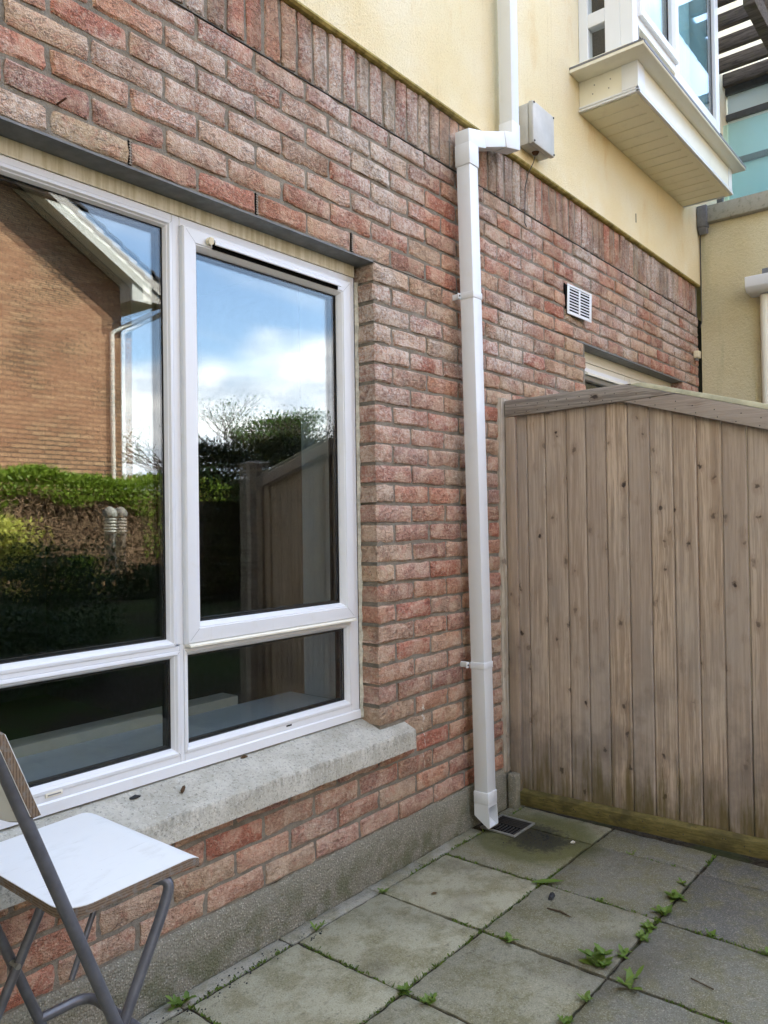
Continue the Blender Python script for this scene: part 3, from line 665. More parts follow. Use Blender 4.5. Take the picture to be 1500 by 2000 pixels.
# sill with stooled end
sill = MB(); r = random.Random(8); n = 60; P = [(-.052, .434), (-.052, .497), (-.049, .503), (-.042, .5065), (.0, .524), (.088, .556), (.17, .556), (.17, .434)]
for i in range(n+1):
    xx = WL-.15+(WR+.30-WL)*i/n
    for k, (yy, zz) in enumerate(P): sill.v.append((xx, yy+r.gauss(0, .0009), zz+r.gauss(0, .0008)))
m_ = len(P)
for i in range(n):
    for k in range(m_): b0, b1 = i*m_+k, i*m_+(k+1) % m_; sill.f.append((b0, b1, b1+m_, b0+m_))
sill.f += [tuple(range(m_)), tuple(n*m_+k for k in range(m_-1, -1, -1))]
hpart(sill, 'window_sill', 'sill', smooth=50)
hpart(MB().box(.004, .15, .004, .10, .50, .540), 'sill_stool', 'mortar', .004)
# room behind the glass
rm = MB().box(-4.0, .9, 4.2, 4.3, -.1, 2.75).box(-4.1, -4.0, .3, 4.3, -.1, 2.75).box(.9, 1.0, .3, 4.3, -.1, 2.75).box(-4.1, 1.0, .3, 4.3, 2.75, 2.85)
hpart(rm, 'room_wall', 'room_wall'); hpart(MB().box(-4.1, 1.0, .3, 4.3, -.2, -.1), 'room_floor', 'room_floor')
hpart(MB().box(WR-.03, WR+.002, .165, .36, .619, 2.25), 'plaster_reveal', 'plaster')
hpart(MB().box(WL, WR-.031, .165, .44, .590, .618), 'window_board', 'window_board')
hpart(MB().box(WL, -.30, .441, .53, .50, .650), 'beige_ledge', 'beige_ledge')
hpart(MB().box(-1.9, -.98, 1.1, 1.9, -.1, .95), 'settee_back', 'sofa', .03)

# second window, mostly behind the gate
w2 = hpart(MB().box(VL+.004, VR-.004, .085, .17, 2.195, ZL-.007), 'window', 'upvc_cream')
w2['label'] = 'cream upvc window peeping above the wooden gate'
hpart(MB().box(VL-.10, VR+.1, .003, .3, ZL-.006, ZL+.0025), 'lintel', 'lintel_steel')
f2 = MB(); ft = [(VL+.004, VL+.06), (VR-.06, VR-.004), (2.58, 2.66)]
for a, b in ft: f2.box(a, b, .09, .16, VB+.02, 2.1945)
for a, b in ((VL+.06, 2.58), (2.66, VR-.06)): f2.box(a, b, .09, .16, 2.15, 2.1945).box(a, b, .09, .16, VB+.02, VB+.09)
f2.build('outer_frame', M['upvc_cream'], w2, .003, seg=1)
MB().ring(VL+.055, 2.585, VB+.085, 2.156, [(0, .10), (0, .072), (.006, .07), (.045, .07), (.06, .09), (.06, .12)]).build('casement_sash', M['upvc'], w2, smooth=30)
MB().prismx([(.071, 2.135), (.05, 2.125), (.05, 2.112), (.071, 2.12)], 1.95, 2.5).build('trickle_vent', M['upvc_cream'], w2)
for a, b in ((VL+.11, 2.53), (2.66, VR-.06)): MB().box(a, b, .118, .122, VB+.09, 2.15).build('pane', M['glass'], w2)
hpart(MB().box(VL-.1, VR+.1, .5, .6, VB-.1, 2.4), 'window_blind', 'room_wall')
hpart(MB().box(VL-.1, VR+.1, -.05, .17, VB-.10, VB+.015), 'window_sill', 'sill', .004)

# bay window
bay = hpart(MB().box(BX0-.005, 3.435, -.345, -.021, 3.505, 3.6645), 'bay_window', 'upvc_cream', .002, seg=1)
bay['label'] = 'white projecting bay window box with boarded soffit'
def bpart(mb, name, mat, bevel=0, **k): return mb.build(name, M[mat], bay, bevel, **k)
bpart(MB().prismx([(-.42, 3.6655), (-.425, 3.672), (-.42, 3.688), (-.33, 3.700), (-.021, 3.700), (-.021, 3.6655)], 1.628, 3.50), 'drip_board', 'upvc_cream', .002, seg=1)
bpart(MB().box(1.626, 1.634, -.421, -.022, 3.6835, 3.694).box(1.634, 3.498, -.4265, -.4215, 3.676, 3.690), 'drip_edge', 'lead_grey')
tr = MB()
for zz, dd in ((3.498, .010), (3.516, .006)): tr.box(BX0-.005-dd, 3.435+dd, -.345-dd, -.338, zz, zz+.012).box(BX0-.005-dd, BX0+.001, -.345-dd, -.021, zz+.0005, zz+.0115).box(3.43, 3.435+dd, -.338, -.021, zz, zz+.012)
bpart(tr, 'edge_trim', 'upvc', .0015, seg=1)
bpart(MB().box(BX0-.0055, BX0+.085, -.349, -.3455, 3.53, 3.664).box(BX0-.0095, BX0-.0055, -.349, -.262, 3.53, 3.664), 'corner_cover', 'upvc'); bpart(MB().box(3.36, 3.437, -.349, -.3455, 3.53, 3.664), 'corner_cover', 'upvc')
scr = MB()
for a, b in ((3.62, -.11), (3.62, -.20), (3.575, -.10), (3.575, -.19)): scr.tube([(BX0-.0052, b, a), (BX0-.009, b, a)], .0035, 6)
bpart(scr, 'screw_head', 'zinc')
nb = 15
for i in range(nb):
    a = BX0+.012+(3.42-BX0-.012)*i/nb; b = BX0+.012+(3.42-BX0-.012)*(i+1)/nb
    bpart(MB().prism([(a+.004, 3.4965+rnd.uniform(-.001, .001)), (b-.010, 3.4965), (b-.006, 3.502), (b, 3.502), (b, 3.5045), (a, 3.5045), (a, 3.500)], -.305, -.022), 'soffit_board', 'upvc_grime')
bpart(MB().box(BX0, 3.43, -.337, -.306, 3.494, 3.5045), 'soffit_trim', 'upvc_grime')
bf = MB(); fz0 = 3.7005
for a, b in ((BX0, BX0+.075), (2.40, 2.47), (BX1-.075, BX1)): bf.box(a, b, BY, BY+.07, fz0, BZ1)
bf.box(BX0+.0005, BX0+.07, BY+.07, BY+.155, fz0, BZ1).box(BX0+.001, BX0+.06, -.075, -.021, fz0, BZ1).box(BX0+.001, BX0+.06, BY+.155, -.075, fz0, fz0+.07).box(BX0+.001, BX0+.06, BY+.155, -.075, 3.945, 4.02)
bf.box(BX0+.075, 2.40, BY+.001, BY+.07, fz0, fz0+.06).box(2.47, BX1-.075, BY+.001, BY+.07, fz0, fz0+.06).box(BX0+.075, 2.40, BY+.001, BY+.07, 3.895, 3.945).box(2.47, BX1-.075, BY+.001, BY+.07, 3.86, 3.925)
bf.box(BX1-.07, BX1-.0005, BY+.07, -.021, fz0, BZ1)
bpart(bf, 'outer_frame', 'upvc', .003, seg=1)
bpart(MB().ring(BX0+.07, 2.405, 3.94, 5.2, [(0, BY+.03), (0, BY-.014), (.006, BY-.02), (.045, BY-.02), (.06, BY), (.06, BY+.02)]), 'casement_sash', 'upvc', smooth=30)
for (a, b, c, d) in ((BX0+.075, 2.40, fz0+.06, 3.895), (2.47, BX1-.075, fz0+.06, 3.86)):
    bpart(MB().ring(a-.002, b+.002, c-.002, d+.002, [(0, BY-.002), (.008, BY), (.016, BY+.016), (.016, BY+.03)]), 'glazing_bead', 'upvc_cream', smooth=30)
for (a, b, c, d) in ((BX0+.08, 2.395, fz0+.055, 3.90), (BX0+.12, 2.36, 3.98, 5.17), (2.465, BX1-.07, fz0+.055, 3.865), (2.465, BX1-.07, 3.92, 5.3)):
    bpart(MB().box(a, b, BY+.024, BY+.03, c, d), 'pane', 'sky_glass'); bpart(MB().ring(a, b, c, d, [(0, BY+.0235), (.028, BY+.0235), (.028, BY+.05)]), 'gasket', 'black_gasket')
for c, d in ((fz0+.065, 3.95), (4.015, 5.3)):
    bpart(MB().box(BX0+.024, BX0+.03, BY+.15, -.07, c, d), 'pane', 'glass')
bpart(MB().box(BX0-.01, BX1+.01, BY-.01, -.021, BZ1, BZ1+.1), 'bay_roof', 'lead_grey')
cu = MB(); n_ = 60
for k in range(n_+1):
    xx = BX0+.10+(BX1-.2-BX0)*k/n_; cu.v += [(xx, BY+.16+.012*sin(k*1.9), 3.72), (xx, BY+.16+.012*sin(k*1.9), 5.35)]
cu.f = [(2*k, 2*k+2, 2*k+3, 2*k+1) for k in range(n_)]
bpart(cu, 'added_bright_curtain', 'added_pale_cloth', smooth=60)  # pale sheet added behind the panes in place of bright sky reflection
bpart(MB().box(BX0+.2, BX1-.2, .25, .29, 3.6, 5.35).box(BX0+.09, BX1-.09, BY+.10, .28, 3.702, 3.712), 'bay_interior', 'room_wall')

# ------------------------------------------------------------------ downpipe
dp = empty('downpipe', (.575, -.08, .04)); prop(dp, 'white square plastic downpipe running down the brick wall beside the gate', 'downpipe')
dpi = Matrix.Translation(-Vector((.575, -.08, .04)))
def dpart(mb, name, mat='upvc_clean', bevel=.003, **k): o = mb.build(name, M[mat], dp, bevel, **k); o.matrix_parent_inverse = dpi; return o
PB, PT = Vector((.582, -.083, .125)), Vector((.547, -.0635, 2.845))
def at(z): t = (z-PB.z)/(PT.z-PB.z); return PB+(PT-PB)*t
dpart(MB().sweep([PB, PT], .0325, .0325), 'pipe')
UB = Vector((.872, -.084, 3.03))
def collar(p, z0, z1, e=.0365, **k): c0, c1 = at(z0), at(z1); return dpart(MB().sweep([c0, c1], e, e), **k)
collar(None, 2.775, 2.865, .0365, name='socket')
dpart(MB().sweep([Vector((PT.x, -.0635, 2.82)), Vector((PT.x, -.0635, 2.893)), Vector((PT.x+.085, -.068, 2.913))], .0352, .0352), 'bend')
dpart(MB().sweep([Vector((PT.x+.055, -.066, 2.906)), Vector((UB.x-.045, -.082, 2.985))], .0325, .0325), 'offset_pipe')
dpart(MB().sweep([Vector((UB.x-.085, -.08, 2.970)), Vector((UB.x, -.084, 2.990)), Vector((UB.x, -.084, 3.075))], .0352, .0352), 'bend')
dpart(MB().sweep([Vector((UB.x, -.084, 3.05)), Vector((UB.x-.012, -.084, 9.1))], .0325, .0325), 'upper_pipe')
for zc in (2.232, .688):
    p = at(zc); c = dpart(MB().sweep([at(zc-.014), at(zc+.014)], .0352, .0352), 'clip')
    dpart(MB().box(p.x-.052, p.x-.032, -.040, -.034, zc-.012, zc+.012).box(p.x-.036, p.x-.032, -.034, .006, zc-.012, zc+.012), 'clip_lug', bevel=.0015); dpart(MB().tube([(p.x-.044, -.040, zc), (p.x-.044, -.0425, zc)], .004, 8), 'screw', 'iron', 0)
b = PB
dpart(MB().sweep([at(.115), at(.165)], .0358, .0358), 'socket')
sh = MB(); x0, x1, y0, y1 = b.x-.034, b.x+.034, b.y-.034, b.y+.034
# shoe: hollow spout, cut open to the front
t_ = .003
for a in ((x0, x0+t_, 0), (x1-t_, x1, 1)):
    sh.prismx([(y1, .135), (y0, .135), (y0, .118), (y0-.006, .026), (y0, .018), (y1, .062)], a[0], a[1])
sh.prismx([(y0, .135), (y0+t_, .135), (y0+t_, .105), (y0, .105)], x0+t_, x1-t_)
sh.prismx([(y1-t_, .135), (y1, .135), (y1, .060), (y1-t_, .0615)], x0+t_, x1-t_)
sh.prismx([(y1, .062), (y0, .018), (y0-.006, .026), (y0-.003, .027), (y0+.002, .022), (y1, .066)], x0+t_, x1-t_)
dpart(sh, 'shoe', bevel=0)

# gully grate
dr = empty('drain_grate', (.665, -.14, 0)); prop(dr, 'small square black gully grate set in the paving under the downpipe', 'drain')
def drp(mb, n, m, **k): o = mb.build(n, M[m], dr, **k); o.matrix_parent_inverse = Matrix.Translation(-Vector((.665, -.14, 0))); return o
drp(MB().ring(.577, .752, -.222, -.058, [(0, 0), (0, 0)]), 'tmp', 'zinc') if False else None
drp(MB().box(.577, .752, -.222, -.214, .001, .0085).box(.577, .752, -.066, -.058, .001, .0085).box(.577, .585, -.214, -.066, .001, .0083).box(.744, .752, -.214, -.066, .001, .0083), 'frame', 'zinc', bevel=.001)
drp(MB().box(.585, .744, -.214, -.066, -.002, .0022), 'sump', 'dark_void')
for i in range(9):
    yy = -.208+.0165*i; drp(MB().box(.587, .662, yy, yy+.006, .0023, .0065), 'bar', 'iron', bevel=.001)
for i in range(5):
    xx = .672+.0155*i; drp(MB().box(xx, xx+.006, -.212, -.068, .0023, .0065), 'bar', 'iron', bevel=.001)

# ------------------------------------------------------------------ wall fixtures
jb = empty('junction_box', (1.15, -.02, 3.08)); prop(jb, 'grey plastic junction box on the cream render beside the downpipe', 'box')
def jp(mb, n, m, bevel=0, **k): o = mb.build(n, M[m], jb, bevel, **k); o.matrix_parent_inverse = Matrix.Translation(-Vector((1.15, -.02, 3.08))); return o
jp(MB().box(1.067, 1.275, -.075, -.0205, 3.068, 3.262), 'body', 'junction_grey', .006)
jp(MB().box(1.063, 1.279, -.103, -.0765, 3.064, 3.266), 'lid', 'junction_grey', .007)
sc = MB()
for a, b in ((1.073, 3.074), (1.269, 3.074), (1.073, 3.256), (1.269, 3.256)): sc.tube([(a, -.102, b), (a, -.106, b)], .005, 8)
jp(sc, 'screw', 'iron'); jp(MB().tube([(1.17, -.055, 3.068), (1.17, -.055, 3.056)], [.018, .012], 12), 'cable_gland', 'rust', smooth=40)
cb = MB().tube([(1.17, -.055, 3.058), (1.168, -.045, 3.02), (1.158, -.02, 2.97), (1.148, -.008, 2.90), (1.145, -.007, 2.80), (1.143, -.006, 2.73), (1.16, -.006, 2.715)], .0022, 6).build('loose_wire', M['rubber_cable']); prop(cb, 'thin loose wire dangling from the grey junction box', 'wire')
vg = empty('vent_grille', (1.70, -.01, 2.45), 0); prop(vg, 'crooked white louvred vent grille sticking out of the brick wall', 'vent')
vg.rotation_euler = (0, radians(2.5), radians(-6))
def vp(mb, n, m, bevel=0): return mb.build(n, M[m], vg, bevel)
vp(MB().box(-.122, .122, -.016, -.012, -.080, -.068).box(-.122, .122, -.016, -.012, .068, .080).box(-.122, -.100, -.016, -.012, -.068, .068).box(.100, .122, -.016, -.012, -.068, .068).box(-.008, .008, -.016, -.012, -.068, .068), 'frame', 'upvc_clean', .002)
for s_ in (-1, 1):
    for i in range(9):
        zz = -.064+.0158*i-.001; a, b = (-.100, -.008) if s_ < 0 else (.008, .100)
        vp(MB().prismx([(-.0155, zz-.0045), (-.0155, zz), (-.010, zz+.006), (-.010, zz+.0015)], a, b), 'louvre', 'upvc_clean')
vp(MB().box(-.115, .115, -.0085, -.006, -.075, .075), 'duct', 'dark_void')
hpart(MB().prism([(1.562, 2.535), (1.585, 2.528), (1.585, 2.41), (1.578, 2.40)], -.0052, .003), 'broken_mortar_gap', 'dark_void')
ls = empty('sensor_box', (3.672, 0, 2.47)); prop(ls, 'tiny cream plastic sensor box at the far end of the brick wall', 'sensor')
MB().box(-.03, .03, -.042, -.005, -.012, .04).build('body', M['cream_plastic'], ls, .004); MB().box(-.018, .018, -.03, -.010, -.03, -.0125).build('lens', M['spacer'], ls, .003)

# ------------------------------------------------------------------ wing building with terrace
wing = empty('rendered_wing', (3.8, -1.3, 0)); prop(wing, 'low beige rendered wing with stone coping and roof terrace at the right', 'building')
def gp(mb, n, m, bevel=0, **k): o = mb.build(n, M[m], wing, bevel, **k); o.matrix_parent_inverse = Matrix.Translation(-Vector((3.8, -1.3, 0))); return o
gp(MB().box(3.785, 12, -2.6, -.0215, -.04, 3.46), 'wall', 'render_grey')
gp(MB().box(3.735, 4.02, -2.65, -.0225, 3.463, 3.585), 'coping', 'coping', .006)
gp(MB().box(4.02, 12, -2.6, -.0225, 3.4605, 3.50), 'terrace_floor', 'coping')
for z0, z1 in ((4.755, 4.83), (4.545, 4.595), (4.175, 4.222), (3.52, 3.6)): gp(MB().box(4.53, 4.60, -1.0, -.0225, z0, z1), 'glazing_bar', 'dark_frame', .004, seg=1)
for z0, z1 in ((3.6, 4.175), (4.222, 4.545), (4.595, 4.755)):
    for k in range(2): gp(MB().box(4.56, 4.572, -.98+.5*k, -.98+.5*k+.45, z0, z1), 'pane', 'frosted')
gp(MB().box(4.532, 4.598, -.53, -.48, 3.601, 4.754), 'glazing_mullion', 'dark_frame')
lw = empty('added_shading_wing', (-7.5, -2.0, 0)); prop(lw, 'unseen beige rendered wing added beyond the left end of the brick wall to block light', 'building')  # unseen wing, added to cut the sky light coming from the left
def np_(mb, n, m, bevel=0): o = mb.build(n, M[m], lw, bevel); o.matrix_parent_inverse = Matrix.Translation(-Vector((-7.5, -2.0, 0))); return o
np_(MB().box(-12, -4.3, -6.4, -.0215, -.04, 8.4), 'wall', 'render_grey'); np_(MB().box(-12, -4.25, -6.45, -.0225, 8.403, 8.52), 'coping', 'coping', .006)
bal = empty('terrace_balustrade', (3.95, -1.3, 3.585)); prop(bal, 'frameless green glass balustrade standing on the stone coping', 'balustrade')
bi = Matrix.Translation(-Vector((3.95, -1.3, 3.585)))
for k in range(3):
    o = MB().box(3.945, 3.957, -.16-.82*k-.80, -.16-.82*k, 3.60, 4.232).build('glass_panel', M['bal_glass'], bal); o.matrix_parent_inverse = bi
for k in range(4):
    o = MB().box(3.93, 3.972, -.152-.82*k+.004, -.152-.82*k+.045, 3.586, 4.18).build('post', M['dark_frame'], bal, .003); o.matrix_parent_inverse = bi
pg = empty('pergola', (3.9, -1.2, 3.5)); prop(pg, 'old dark timber pergola slats over the roof terrace', 'pergola')
pi_ = Matrix.Translation(-Vector((3.9, -1.2, 3.5)))
for i, xs_ in enumerate((3.36, 3.64, 3.93, 4.21, 4.46)):
    o = MB().box(xs_, xs_+.05, -.62, -.0225, 4.80, 4.90).build('slat', M['pergola'], pg, .004, loc=(0, 0, 0)); o.matrix_parent_inverse = pi_
for yy in (-.55,):
    o = MB().box(3.30, 4.52, yy, yy+.075, 4.675, 4.797).build('beam', M['pergola'], pg, .004); o.matrix_parent_inverse = pi_
for yy in (-.55,):
    o = MB().box(4.03, 4.10, yy+.003, yy+.072, 3.501, 4.674).build('post', M['pergola'], pg, .004); o.matrix_parent_inverse = pi_
pw = empty('terrace_plant', (3.90, -.36, 3.585)); prop(pw, 'tiny dark weed sprouting on top of the stone coping', 'plant')
def leafblade(mb, p, d, L, wd, up, curl=.4):
    d = Vector(d).normalized(); up = Vector(up); sd = d.cross(up).normalized(); p = Vector(p); pts = []
    for k, ww in ((0, .25), (.35, .9), (.7, .8), (1, .05)):
        c = p+d*(L*k)+up*(L*curl*(k-k*k*1.0)); pts += [c-sd*wd*ww/2, c+up*0-Vector((0, 0, wd*.12*ww)), c+sd*wd*ww/2]
    mb.add(pts, [q for k in range(3) for q in ((3*k, 3*k+1, 3*k+4, 3*k+3), (3*k+1, 3*k+2, 3*k+5, 3*k+4))])
mb = MB()
for k in range(7): leafblade(mb, (0, rnd.uniform(-.05, .05), 0), (rnd.uniform(-.5, .5), rnd.uniform(-.6, .6), 1), .05, .014, (1, 0, 0))
mb.build('leaves', M['leaf_dark'], pw)
pc = empty('porch_gutter', (3.78, -.7, 2.87)); prop(pc, 'white gutter with short pipe on the beige wing at the right edge', 'gutter')
pci = Matrix.Translation(-Vector((3.78, -.7, 2.87)))
o = MB().prism([(3.605, 2.965), (3.60, 2.965), (3.605, 2.895), (3.64, 2.862), (3.784, 2.855), (3.784, 2.965)], -1.6, -.375).build('trough', M['upvc_clean'], pc, .003, seg=1); o.matrix_parent_inverse = pci
o = MB().tube([(3.735, -.475, 2.85), (3.735, -.475, 2.70), (3.75, -.475, 1.6)], .034, 14).build('pipe', M['upvc_cream'], pc, smooth=40); o.matrix_parent_inverse = pci
o = MB().box(3.70, 3.784, -.56, -.465, 2.962, 3.03).build('bracket', M['lead_grey'], pc, .004); o.matrix_parent_inverse = pci
cb = MB().tube([(3.772, -.032, 3.45), (3.770, -.030, 3.2), (3.774, -.029, 2.9), (3.772, -.03, 2.74), (3.765, -.018, 2.70)], .004, 6).build('wall_cable', M['rubber_cable']); prop(cb, 'thin grey cable running down the corner between brick and render', 'cable')
rg = empty('gutter_outlet', (3.76, -.05, 3.45)); prop(rg, 'small grey lead outlet under the end of the stone coping', 'outlet')
MB().box(-.045, .02, -.045, .025, -.02, .14).prism([(-.042, -.02), (.018, -.02), (.014, -.06), (-.02, -.07)], -.04, .02).build('hopper', M['lead_grey'], rg, .006)

# ------------------------------------------------------------------ gate
GA = atan2(-1.05, .05)
gate = empty('wooden_gate', (.925, -.03, 0), GA); prop(gate, 'weathered vertical board garden gate with ridged top rail and green mossy foot', 'gate')
def tp(mb, n, m, bevel=.002, **k): return mb.build(n, M[m], gate, bevel, **k)
def top(s): return 1.837+.022*s if s < .54 else 1.849-.2935*(s-.54)
sb_ = [.030, .083, .172, .272, .360, .450, .543, .634, .726, .818, .911, 1.002, 1.094, 1.186, 1.278, 1.370, 1.43]
for i in range(len(sb_)-1):
    a, b = sb_[i]+.0011, sb_[i+1]-.0011; o_ = rnd.uniform(-.0012, .0012)
    za, zb = top(a)-.02, top(b)-.02; g_ = .0045
    poly = [(a, .012+o_), (a, .005+o_), (a+g_, o_), (b-g_, o_), (b, .005+o_), (b, .012+o_)]; cx = (a+b)/2
    mb = MB(); n = len(poly)
    mb.add([(x-cx, y, .03) for x, y in poly]+[(x-cx, y, za+(zb-za)*(x-a)/(b-a)) for x, y in poly], [tuple(range(n)), tuple(range(2*n-1, n-1, -1))]+[(k, k+n, (k+1) % n+n, (k+1) % n) for k in range(n)])
    # shallow bead down the middle of every board
    mb.build('board', M['board'], gate, loc=(cx, 0, 0))
tp(MB().prism([(-.012, 1.837), (.54, 1.849), (.748, 1.788), (.53, 1.779), (-.012, 1.762)], -.024, -.0015), 'top_rail', 'rail')
tp(MB().prism([(.5325, 1.7775), (.750, 1.7865), (1.474, 1.5745), (1.474, 1.5005)], -.0235, -.0015), 'top_rail', 'rail')
tp(MB().prism([(-.012, .012), (.040, .062), (.034, 1.7615), (-.012, 1.7605)], -.0225, -.0015), 'stile', 'stile')
tp(MB().prism([(1.425, .075), (1.474, .075), (1.474, 1.4995), (1.425, 1.5135)], -.0225, -.0015), 'stile', 'board')
tp(MB().add([(s, y, z) for s in (-.008, 1.474) for y, z in ((-.003, .006), (-.026, .006), (-.026, .064), (-.003, .078))], [(0, 1, 2, 3), (7, 6, 5, 4), (0, 4, 5, 1), (1, 5, 6, 2), (2, 6, 7, 3), (3, 7, 4, 0)]), 'bottom_rail', 'rail_green', .0025)
tp(MB().prism([(.545, 1.8515), (1.474, 1.5785), (1.474, 1.600), (.60, 1.856)], .013, .040), 'back_cap', 'pale_cap', .002)
tp(MB().prism([(-.012, 1.8365), (.54, 1.8485), (.56, 1.8525), (-.012, 1.840)], -.001, .030), 'back_cap', 'rail', 0)
nail = MB()
for s in [q/1.0 for q in (.05, .10, .15, .2, .25, .3, .35, .4, .45, .5, .58, .66, .74, .82, .9, .98, 1.06, 1.15, 1.24, 1.33)]:
    for dz_ in (.022, .052):
        t_ = top(s)-dz_-rnd.uniform(0, .008) if s < .5 else top(s)-dz_-.012; ss = s+rnd.uniform(-.012, .012)
        nail.tube([(ss, -.0238, t_), (ss, -.0245, t_)], .0024, 6)
        if rnd.random() < .8: q = .018+rnd.uniform(0, .036); nail.tube([(ss, -.0258, q), (ss, -.0265, q)], .0026, 6)
tp(nail, 'nail_head', 'iron', 0)['kind'] = 'stuff'
def gpt(s, y, z): c, d = cos(GA), sin(GA); return (.925+s*c-y*d, -.03+s*d+y*c, z)
gpo = empty('gate_batten', gpt(-.04, -.02, .15), GA); prop(gpo, 'rough sawn timber batten fixed to the brick wall where the gate meets it', 'post')
mb = MB(); r = random.Random(4); K = 30
for k in range(K+1):
    z = 1.700*k/K
    for (a, b) in ((-.046, -.035), (.014, -.035), (.0235, -.028), (.0235, .045), (-.046, .045)): mb.v.append((a+(r.gauss(0, .0014) if k else 0), b+r.gauss(0, .0008), z))
for k in range(K):
    for q in range(5): l = (q+1) % 5; mb.f.append((5*k+q, 5*k+l, 5*k+5+l, 5*k+5+q))
mb.f += [(4, 3, 2, 1, 0), tuple(5*K+q for q in range(5))]
mb.build('batten', M['post'], gpo, smooth=30)
ep = empty('gate_post', gpt(1.55, 0, 0), GA); prop(ep, 'square timber gate post at the free end of the wooden gate', 'post')
MB().box(-.05, .05, -.05, .05, -.04, 1.66).add([(-.05, -.05, 1.661), (.05, -.05, 1.661), (.05, .05, 1.661), (-.05, .05, 1.661), (0, 0, 1.68)], [(0, 1, 4), (1, 2, 4), (2, 3, 4), (3, 0, 4)]).build('post', M['rail'], ep)
kb = MB().box(.865, 1.12, -.066, -.0235, -.03, .148).build('concrete_upstand', M['plinth'], None, .006); prop(kb, 'small grey concrete upstand under the timber batten beside the gate', 'upstand')

# ------------------------------------------------------------------ folding stool
ch = empty('folding_chair', (-1.38, -.36, 0)); prop(ch, 'tall folding chair with white laminated seat and grey tubular steel frame', 'chair')
chi = Matrix.Translation(-Vector((-1.38, -.36, 0)))
def cpt(mb, n, m, bevel=0, **k): o = mb.build(n, M[m], ch, bevel, **k); o.matrix_parent_inverse = chi; return o
def rrect(x0, x1, y0, y1, r, n=6):
    P = []
    for cx, cy, a0 in ((x1-r, y1-r, 0), (x0+r, y1-r, 90), (x0+r, y0+r, 180), (x1-r, y0+r, 270)):
        for k in range(n+1): a = radians(a0+90*k/n); P.append((cx+r*cos(a), cy+r*sin(a)))
    return P
def slabxy(P, zf, th, mats):        # ply panel following zf(x), top laminate + edge
    n = len(P); cxm = sum(p[0] for p in P)/n; cym = sum(p[1] for p in P)/n
    rows = 10; vs = []; fs = []
    # scan-line grid so that the panel can bend along x
    x0, x1 = min(p[0] for p in P), max(p[0] for p in P)
    return P
SX0, SX1, SY0, SY1, SZ = -1.520, -1.213, -.556, -.158, .630
def seatz(x):
    t = (x-SX0)/(SX1-SX0); z = SZ-.004+.010*t
    if t > .82: z -= ((t-.82)/.18)**2*.030
    if t < .12: z += .0*(.12-t)
    return z
def seat_panel(name, mat, top_off, th, inset, parent_fn):
    xs = [SX0+inset+(SX1-SX0-2*inset)*(.5-.5*cos(pi*k/30)) for k in range(31)]; mb = MB(); rows = []
    for x in xs:
        r_ = .052; dxr = max(0, r_-min(x-SX0-inset, SX1-inset-x)); c = r_-sqrt(max(0, r_*r_-dxr*dxr))
        ya, yb = SY0+inset+c, SY1-inset-c; z = seatz(x)+top_off; rows.append([(x, ya+(yb-ya)*k/4, z) for k in range(5)])
    n = len(rows)
    for rr in rows: mb.v += rr
    for rr in rows: mb.v += [(a, b, c-th) for a, b, c in rr]
    o5 = n*5
    for i in range(n-1):
        for k in range(4):
            a = i*5+k; mb.f.append((a, a+1, a+6, a+5)); mb.f.append((o5+a, o5+a+5, o5+a+6, o5+a+1))
        for k in (0, 4): a = i*5+k; mb.f.append((a, a+5, o5+a+5, o5+a))
    for k in range(4): mb.f.append((k, k+1, o5+k+1, o5+k)); a = (n-1)*5+k; mb.f.append((a, a+1, o5+a+1, o5+a))
    return parent_fn(mb, name, mat, smooth=40)
seat = seat_panel('seat', 'ply_edge', -.0015, .016, 0, cpt)
lam = seat_panel('seat_laminate', 'laminate', 0, .0014, .0006, lambda mb, n, m, **k: mb.build(n, M[m], seat, **k))
def bez(P, n=8):            # rounded polyline
    P = [Vector(p) for p in P]; out = [P[0]]
    for i in range(1, len(P)-1):
        a, b, c = P[i-1], P[i], P[i+1]; d = min(.045, (a-b).length*.45, (c-b).length*.45); s, e = b+(a-b).normalized()*d, b+(c-b).normalized()*d
        for k in range(n+1): t = k/n; out.append(s*(1-t)**2+b*2*t*(1-t)+e*t*t)
    out.append(P[-1]); return out
YN, YF = -.574, -.140
for Y in (YN, YF):
    cpt(MB().tube([(-1.663, Y, .99), (-1.64, Y, .925), (-1.42, Y, .36), (-1.285, Y, .012)], .0112, 12), 'back_post', 'chair_tube', smooth=50)
    cpt(MB().tube([(-1.283, Y, 0), (-1.287, Y, .03)], .0145, 12), 'foot_cap', 'iron', smooth=50)
    s_ = 1 if Y == YN else -1; Yi = Y+.026*s_
    cpt(MB().tube(bez([(-1.345, Yi+.03*s_, .612), (-1.300, Yi, .606), (-1.318, Yi, .555), (-1.425, Yi, .345), (-1.60, Yi, .012)]), .0105, 12), 'rear_leg', 'chair_tube', smooth=50)
    cpt(MB().tube([(-1.603, Yi, 0), (-1.595, Yi, .03)], .0135, 12), 'foot_cap', 'iron', smooth=50)
    cpt(MB().tube([(-1.423, Y-.016*s_, .362), (-1.423, Y+.040*s_, .362)], .006, 8), 'pivot_bolt', 'zinc', smooth=50)
cpt(MB().tube([(-1.30, YN+.06, .600), (-1.30, YF-.06, .600)], .0085, 10), 'seat_bar', 'chair_tube', smooth=50)
cpt(MB().tube([(-1.40, -.47, .607), (-1.475, -.49, .47)], .0055, 8), 'seat_link', 'chair_tube', smooth=50)
cpt(MB().tube(bez([(-1.362, YF, .205), (-1.238, YF+.005, .20), (-1.238, YN-.005, .20), (-1.362, YN, .205)]), .0115, 12), 'foot_rest', 'chair_tube', smooth=50)
cpt(MB().tube([(-1.56, YF-.02, .085), (-1.56, YN+.02, .085)], .009, 10), 'stretcher', 'chair_tube', smooth=50)
